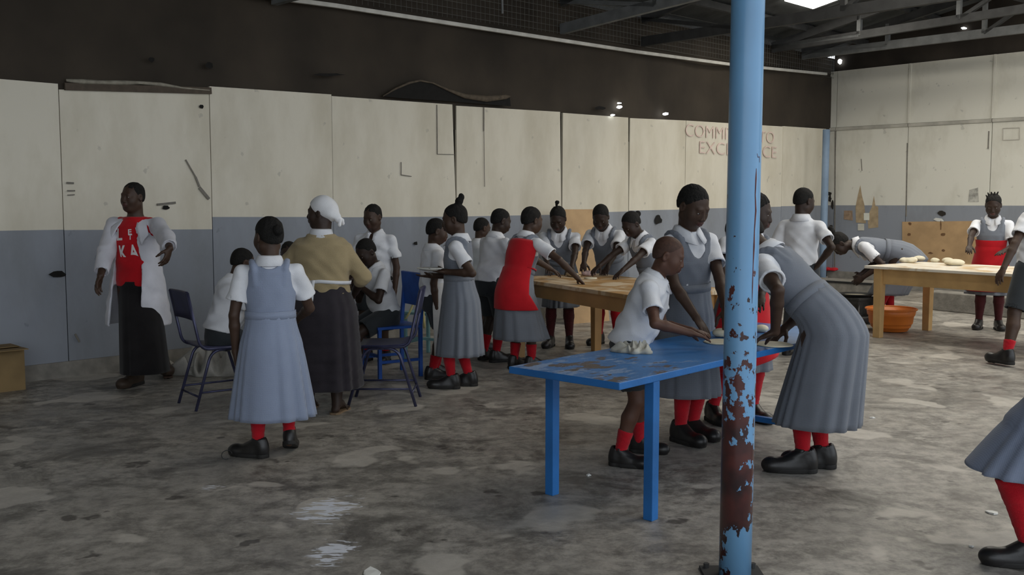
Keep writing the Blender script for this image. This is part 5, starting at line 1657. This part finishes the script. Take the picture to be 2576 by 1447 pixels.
# ---- girl walking in front, seen from behind
girl('girl seen from behind in a pale blue-grey pinafore and red socks in the left foreground', gp2(688, 1155), -14, 1.43, hz(1050, 5.75), CGREYLIT, 'girl+bun', head=(-28, 6, 0), vox=.0055, seed=4, hemw=(.165, .15), amp=.020, wave=.024,
     feet=[('p', 650, 1150, -75, 0), ('p', 729, 1140, -8, .045)], armL={'to': ('l', .20, .02, .64), 'elbow': (.8, -.6, -.1)}, armR={'to': ('l', -.17, .28, .80), 'elbow': (-.6, -1, -.2)}, hipw=(.118, .10))
# ---- child on the tubular chair
boy('child in white seated on the navy tubular chair, mostly hidden by the foreground girl', (-2.17, 7.37), 53, 1.36, seat=.53, lean=16, head=(0, 22, 0), vox=.008, seed=2, loose=.02, hem=.02,
    feet=[(.08, .36, 0, 0), (-.08, .36, 0, 0)], armL={'to': ('l', .08, .34, .72)}, armR={'to': ('l', -.08, .34, .72)})
# ---- woman with headscarf
p5 = Person('woman in a tan cardigan and white headscarf with a long dark skirt, seen from behind', gp2(815, 1036), -6, 1.57, girth=1.3, shw=.088, shz=.05, adult=True, head=(-72, 4, 0), hair=None, vox=.006, skin=1,
            feet=[('p', 778, 1032, 0, 0), ('p', 848, 1040, 12, 0)], armL={'to': ('l', .25, .26, .90), 'elbow': (1, -.4, -.75), 'curl': .6}, armR={'to': ('l', -.22, .24, .84), 'elbow': (-1, -.4, -.75), 'curl': .6})
p5.shirt(CTAN, 'cardigan', off=.018, long=.30, z0=.10, hem=.12, collar=False, wr=.0045, ra=.038, rb=.040, rc=.034, seed=3, loose=.004)
p5.collar(p5.top, CWHITE, .8)
def tiered(p):
    R = p.skirt_rings(hz(972, 7.05), hem=(.182, .16), hipw=(.118, .105), pleats=11, amp=.012, wave=.018, nr=60, n=110, off=.004)
    for k in range(60):
        f = k/59; t = (f*11) % 1.0
        c = R[k].mean(0); R[k] = c+(R[k]-c)*(1+.020*(t-.5)*(.4+f))
    V, Q = loft(R); V, Q = thicken(V, Q[:, ::-1], .005); return np_mesh('skirt', V, Q, CPURPLE, p.root, p.pos)
tiered(p5)
def headscarf(p):
    hs = p.hs; ax = (p.Hs, p.Hf, p.Hu)
    F = Field(.006).fold(.004, 70, p.Hs+p.Hu, p.Hf, 1.0)
    F.ell(p.hl(0, -.026, .044), ax, np.array([.088, .104, .090])*hs, .01)
    F.ell(p.hl(0, -.085, .0), ax, np.array([.064, .060, .075])*hs, .03)
    F.cone(p.hl(0, -.12, -.03), p.hl(.01, -.145, -.075), .030*hs, .022*hs, .02)
    F.ell(p.hl(.0, -.142, -.04), ax, np.array([.022, .022, .022])*hs, .01)
    F.flat(); F.half(p.hl(0, .055, .055), p.Hf*.82-p.Hu*.57, .005); F.half(p.hl(0, -.012, -.03), p.Hf*.75-p.Hu*.66, .005)
    F.fold(.003, 80, p.Hs, p.Hu, 2)
    for (x, z) in ((.02, -.105), (-.025, -.095)): F.chain([p.hl(0, -.142, -.045), p.hl(x, -.165, -.07), p.hl(x*1.6, -.16, z)], [.013*hs, .012*hs, .016*hs], .008)
    return fmesh(F, 'headscarf', cloth('white_scarf', (.80, .80, .82)), p.root, p.pos)
headscarf(p5)
# apron strings at the back
def apron_strings(p):
    rings = []; th = np.radians(np.linspace(150, 390, 40)); zs = [q[0] for q in p.st]
    for dz in (-.012, .012):
        z = .33*p.TL+dz
        rx = np.interp(z, zs, [q[1] for q in p.st])+.040; ry = np.interp(z, zs, [q[2] for q in p.st])+.044
        rings.append(p.pel+p.U*z+np.outer(np.cos(th)*rx, p.S)+np.outer(np.sin(th)*ry, p.Fw)+np.outer(.02*np.abs(np.cos(th)), -p.U))
    V, Q = loft(np.array(rings), False); V, Q = thicken(V, Q, .004); o = np_mesh('apron_string', V, Q, CWHITE, p.root, p.pos)
    a = p.pel+p.U*.35*p.TL-p.Fw*(.062*p.H*p.girth+.052)+p.S*.045
    rows = []
    for k in range(8):
        q = k/7; c = a-p.Z*.145*q+p.S*.014*q-p.Fw*(.02*q+.006*math.sin(q*6)); rows.append([c-p.S*.013, c+p.S*.013])
    V, Q = loft(np.array(rows), False); V, Q = thicken(V, Q, .004); np_mesh('string_end', V, Q, CWHITE, o, p.pos)
apron_strings(p5)
def sandals(p):
    for i in (0, 1):
        an, fy, hr = p.foot[i]; fa = math.radians(fy); fd = np.array([math.sin(fa), math.cos(fa), 0]); fs_ = np.array([-math.cos(fa), math.sin(fa), 0])
        m_ = MB(); c = np.array([an[0], an[1], 0]); pts = []
        H = p.H
        for (y, w) in ((-.042, .012), (-.036, .021), (-.015, .024), (.03, .023), (.07, .029), (.10, .027), (.114, .016)): pts.append((y*H, w*H))
        out = [c+fd*y+fs_*w for y, w in pts]+[c+fd*y-fs_*w for y, w in reversed(pts)]
        n = len(out); m_.poly([q+np.array([0, 0, .014]) for q in out][::-1]); m_.poly([q+np.array([0, 0, .001]) for q in out])
        for k in range(n): m_.quad(out[k]+np.array([0, 0, .001]), out[(k+1) % n]+np.array([0, 0, .001]), out[(k+1) % n]+np.array([0, 0, .014]), out[k]+np.array([0, 0, .014]))
        o = m_.build('sandal', mat('tan_sandal', (.22, .15, .09), .6), p.root, p.pos)
        MB().tube([c+fd*.055*H+fs_*.03*H+np.array([0, 0, .012]), c+fd*.05*H+fs_*.018*H+np.array([0, 0, .055]), c+fd*.05*H-fs_*.018*H+np.array([0, 0, .055]), c+fd*.055*H-fs_*.03*H+np.array([0, 0, .012])], .006, 6).build('strap', BROWNSHOE, o, p.pos, smooth=True)
sandals(p5)
# ---- seated child facing the camera
boy('child in white seated facing the camera, peering out left of the woman', (-1.93, 8.66), 176, 1.34, seat=.53, lean=8, head=(-4, 14, 0), vox=.008, skin=1, loose=.014, hem=.02, seed=5,
    feet=[(.08, .36, 0, 0), (-.08, .36, 0, 0)], armL={'to': ('l', .06, .30, .74), 'curl': .7}, armR={'to': ('l', -.06, .30, .76), 'curl': .7})
# ---- boy standing behind
boy('boy in a white shirt standing by the wall behind the headscarfed woman', at(945, 9.35), 196, 1.50, head=(12, 20, 0), vox=.0075, seed=6, loose=.014, hem=.0, armR={'to': ('l', -.20, .15, .72)})
# ---- boy sitting on the blue chair
boy('boy in a white shirt and dark shorts seated on the blue chair looking down', (-1.10, 8.54), -128, 1.42, seat=.54, lean=14, head=(-8, 36, 0), vox=.007, skin=1, seed=7, loose=.012, hem=.04,
    feet=[(.09, .34, 0, 0), (-.09, .40, 0, 0)], armL={'to': ('l', .06, .27, .80), 'curl': .5, 'elbow': (.9, -.5, -.5)}, armR={'to': ('l', -.06, .27, .82), 'curl': .5})
# ---- boy with a white apron
p8 = boy('boy in white shirt and white apron with a yellow neck tape beside the plate-holding girl', gp2(1092, 950), 68, 1.38, head=(8, 14, 0), vox=.0065, seed=8, loose=.012, hem=.02, sock=.42,
         feet=[(.07, .04, 10, 0), (-.07, -.04, -10, 0)], armR={'to': ('l', -.17, -.03, .62), 'curl': .4, 'elbow': (-.5, -1, 0)}, armL={'to': ('l', .1, .25, .8)})
p8.panel(COFF, .3, hz(884, 8.5), 70, 198, off=.034, hem=(.125, .11))
MB().tube([p8.N+p8.S*.045*1.38*math.cos(a)+p8.Fw*.05*1.38*math.sin(a)+p8.U*(.012-.05*max(0, math.sin(a))) for a in np.linspace(-2.6, 1.2, 16)], .006, 6).build('neck_tape', CYEL, p8.root, p8.pos, smooth=True)
# ---- girl with the plate
p9 = girl('girl with a tied puff of hair holding a plate, side view in grey pinafore', gp2(1156, 974), -82, 1.50, hz(890, 8.05), CGREY, 'girl+top', head=(-2, 13, 0), vox=.006, seed=9, hemw=(.135, .125), amp=.020, wave=.012,
          feet=[(.07, .05, 4, 0), (-.07, -.07, -4, 0)], armL={'to': ('p', 1122, 684, 7.86), 'palm': 'up', 'curl': .15, 'elbow': (.3, -1, -.4), 'aim': (-.1, 1, .06)}, armR={'to': ('l', -.10, .24, .90), 'palm': 'up', 'curl': .2}, hipw=(.105, .098), side=0)
pc_ = P(1082, 681, 7.84)
MB().lathe([(0, 0), (.055, 0), (.085, .012), (.105, .018), (.105, .022), (.08, .017), (.05, .006), (0, .006)], pc_, 32).build('plate', mat('white_plate', (.78, .78, .74), .3, .03, spec=.5), loc=pc_, smooth=True)
tag(bpy.data.objects['plate'], 'white plate on the open hand of the girl with the hair puff', 'plate')
# yellow tapes over the blue chair
for k, (pts, lab) in enumerate((([(1062, 726, 8.82), (1045, 752, 8.80), (1031, 785, 8.78), (1020, 803, 8.76)], 'pale yellow tape looped on the blue chair, slanting left'), ([(1060, 735, 8.82), (1062, 768, 8.82), (1066, 800, 8.82), (1068, 826, 8.82)], 'pale yellow tape hanging straight beside the blue chair'))):
    rows = []
    for (u, v, Y) in pts:
        c = P(u, v, Y); rows.append([c+np.array([-.010, -.004, 0]), c+np.array([.010, .004, 0])])
    V, Q = loft(np.array(rows), False); V, Q = thicken(V, Q, .003); tag(np_mesh('cloth_tape', V, Q, CYEL, None, rows[0][0]), lab, 'tape', 'yellow tapes')
# ---- boys at the left end of the pine table
boy('boy in an untucked white shirt seen from behind at the pine table end', gp2(1232, 908), 52, 1.47, head=(14, 18, 0), vox=.0065, skin=1, seed=10, loose=.012, hem=.0, frac=.92, sock=.5, lean=10, wr=.005,
    armL={'to': ('l', .16, .34, .84)}, armR={'to': ('l', -.10, .33, .83), 'palm': 'down', 'elbow': (-.9, -.6, -.4)})
boy('boy almost hidden behind the untucked white shirt, only head and shoulder showing', at(1206, 10.15), 58, 1.36, head=(0, 14, 0), vox=.009, seed=11)
# ---- girl with red tabard
p12 = girl('girl in a red tabard seen from behind reaching across the pine table', gp2(1312, 928), 48, 1.50, hz(848, 9.0), CGREY, 'girl', head=(8, 12, 0), vox=.006, seed=12, lean=16, hipback=.06, hemw=(.165, .15), amp=.016, sock=.45,
           feet=[(.08, -.02, 10, 0), (-.08, .05, -12, 0)], armR={'to': ('p', 1452, 699, 8.75), 'palm': 'down', 'curl': .25, 'elbow': (-1, -.3, -.1)}, armL={'to': ('l', .10, .50, .86), 'palm': 'down'})
p12.panel(CRED, .90, hz(772, 9.0), 186, 342, 'tabard', off=.034, hem=(.15, .14), wave=.01)
MB().tube([p12.pel+p12.U*.36*p12.TL+p12.S*math.cos(a)*(.08*1.5+.036)+p12.Fw*math.sin(a)*(.062*1.5+.036) for a in np.linspace(-.4, math.pi+.4, 24)], .008, 6).build('waist_tie', CRED, p12.root, p12.pos, smooth=True)
# ---- girls on the far side of the pine table
girl('girl with a thin upright hair tuft leaning over the pine table', (.50, 10.30), 190, 1.54, .42, CGREY, hemw=(.12, .12), hair='girl+pony', head=(4, 34, 0), vox=.007, seed=13, lean=24, hipback=.10, sock=.9, sockm=CDSOCK, skin=1,
     armR={'to': ('w', .36, 9.74, .815), 'palm': 'down', 'curl': .5, 'elbow': (-1, -.3, -.2)}, armL={'to': ('w', .58, 9.72, .815), 'palm': 'down', 'curl': .4, 'elbow': (1, -.2, -.2)})
girl('girl with close hair bowing between the tufted girl and the bun-haired girl', (1.02, 10.46), 208, 1.58, .42, CGREY, 'girl', hemw=(.12, .12), head=(-14, 36, 0), vox=.008, seed=14, lean=28, hipback=.08, skin=1,
     armR={'to': ('w', .70, 9.90, .815), 'palm': 'down', 'elbow': (-1, -.3, -.2)}, armL={'to': ('w', .93, 9.84, .815), 'palm': 'down', 'elbow': (1, -.2, -.2)})
girl('girl with a side bun leaning on the pine table with straight arms', (1.33, 9.80), 240, 1.50, .40, CGREY, 'girl+bun', head=(-4, 38, 0), vox=.0065, seed=15, lean=26, hipback=.10, skin=1,
     armR={'to': ('w', .74, 9.56, .815), 'palm': 'down', 'curl': .5, 'elbow': (-1, .2, .2)}, armL={'to': ('w', .98, 9.28, .815), 'palm': 'down', 'curl': .3, 'elbow': (1, -.3, 0)})
# ---- children at the blue table
p16 = boy('crop-haired boy in a white shirt kneading dough at the blue table', gp2(1606, 1162), 104, 1.36, hair='shaved', head=(2, 22, 0), vox=.0055, skin=2, lean=20, hipback=.05, seed=16, loose=.016, hem=-.04, sock=.45, frac=.80, wr=.006,
          feet=[('p', 1608, 1138, 110, 0), ('p', 1558, 1172, 112, 0)], armR={'to': ('p', 1736, 838, 5.38), 'palm': 'down', 'curl': .25, 'elbow': (-.9, -.5, -.5)}, armL={'to': ('p', 1740, 832, 5.62), 'palm': 'down', 'curl': .25, 'elbow': (.5, -.8, -.4)})
p17 = girl('tall girl in a grey pinafore looking down at the blue table', gp2(1722, 1104), 152, 1.63, hz(1000, 6.1), CGREY, 'rows', head=(-8, 30, 2), vox=.0055, seed=17, lean=3, side=-3, scoop=1.15, hemw=(.13, .12), amp=.018,
           feet=[(.075, -.02, 12, 0), (-.075, .05, 6, 0)], armR={'to': ('p', 1752, 800, 5.85), 'palm': 'down', 'curl': .35, 'elbow': (-.9, -.6, -.2)}, armL={'to': ('p', 1838, 830, 5.85), 'palm': 'down', 'curl': .35, 'elbow': (1, -.4, .1)})
p18 = girl('girl with a red apron half hidden behind the large blue post, face turned right', at(1866, 6.78), 168, 1.58, .36, CGREY, 'afro', head=(-52, 14, 0), vox=.007, seed=18, lean=6, side=4, skin=1,
           feet=[(.10, 0, 10, 0), (-.19, -.02, 0, 0)], armR={'to': ('p', 1822, 820, 6.05), 'palm': 'down', 'elbow': (-1, -.3, 0)}, armL={'to': ('p', 1900, 815, 6.2), 'palm': 'down', 'elbow': (.6, -.8, 0)})
p18.panel(CRED, .34, .42, 0, 165, off=.034, slant=-.09, hem=(.17, .15))
p19 = girl('girl bending far over the blue table, grey pinafore back towards the camera', gp2(2046, 1178), -52, 1.68, hz(1076, 5.4), CGREY, 'girl', head=(0, 42, 0), vox=.0055, seed=19, lean=46, hipback=.055, hemw=(.128, .128), amp=.022, hipw=(.108, .099),
           feet=[('p', 2020, 1188, -84, 0), ('p', 2068, 1176, -70, 0)], armL={'to': ('p', 1950, 835, 5.38), 'palm': 'down', 'curl': .35, 'elbow': (.8, -.7, -.2), 'aim': (.2, 1, -.5)}, armR={'to': ('p', 1975, 826, 5.75), 'palm': 'down', 'curl': .35, 'elbow': (-.8, -.6, 0)})
# ---- far right group
p20 = Person('boy in a white shirt and dark trousers walking away behind the bending girl', at(2012, 9.7), 34, 1.66, head=(28, 16, 0), hair='short', vox=.0075, skin=1, armR={'to': ('p', 2056, 668, 9.55), 'curl': .5, 'elbow': (-.9, -.6, 0)}, armL={'to': ('l', .12, .16, 1.02), 'elbow': (.7, -1, -.5)})
p20.shirt(CWHITE, z0=.08, hem=.10, loose=.008, wr=.005, seed=3); p20.trousers(CDARK); p20.shoes()
girl('girl bent double over the charcoal stove by the far corner', (4.64, 12.30), -82, 1.76, hz(742, 12.2), CGREY, 'girl+top', head=(0, 62, 0), vox=.008, seed=21, lean=82, hipback=.14, hemw=(.13, .125), amp=.012, skin=1, hipw=(.118, .125),
     feet=[(.08, .12, 4, 0), (-.08, -.10, -4, 0)], armL={'to': ('p', 2172, 698, 12.1), 'palm': 'in', 'curl': .5, 'elbow': (.3, -.8, 0)}, armR={'to': ('p', 2166, 690, 12.4), 'curl': .5, 'elbow': (-.3, -.8, 0)})
p22 = girl('girl with short tufted hair and a red apron working at the pale table', gp2(2486, 828), 204, 1.62, .42, CGREY, 'girl+tufts', head=(6, 24, 0), vox=.007, seed=22, lean=4, skin=1, sockm=CDSOCK,
           armR={'to': ('p', 2432, 640, 11.25), 'palm': 'down', 'curl': .4, 'elbow': (-1, -.4, -.1)}, armL={'to': ('l', .12, .36, .95), 'palm': 'down'})
p22.panel(CRED, .5, .46, 25, 175, off=.034, hem=(.15, .13))
boy('tall boy in a white shirt and dark shorts standing at the right edge', gp2(2590, 914), -24, 1.74, side=-8, head=(40, 5, 0), vox=.007, skin=0, seed=23, loose=.012, hem=.06, sock=.34, frac=.95,
    feet=[('p', 2530, 922, -20, 0), ('p', 2600, 905, 30, .0)], armL={'to': ('p', 2512, 702, 8.95), 'curl': .45, 'elbow': (.9, -.7, 0)})
girl('girl striding in at the bottom right corner, only skirt and red sock showing', (P(2665, 1400, 4.1)[0], 4.1), -80, 1.46, .40, CGREYLIT, 'girl', head=(0, 6, 0), vox=.0065, seed=24, lean=4, hemw=(.21, .245), amp=.010, wave=.012, hipw=(.15, .165),
     feet=[('p', 2590, 1425, -80, 0), (-.05, -.34, 0, .06)], drop=.085, hemc=(P(2668, 1200, 4.1)[0], 4.1, .375))
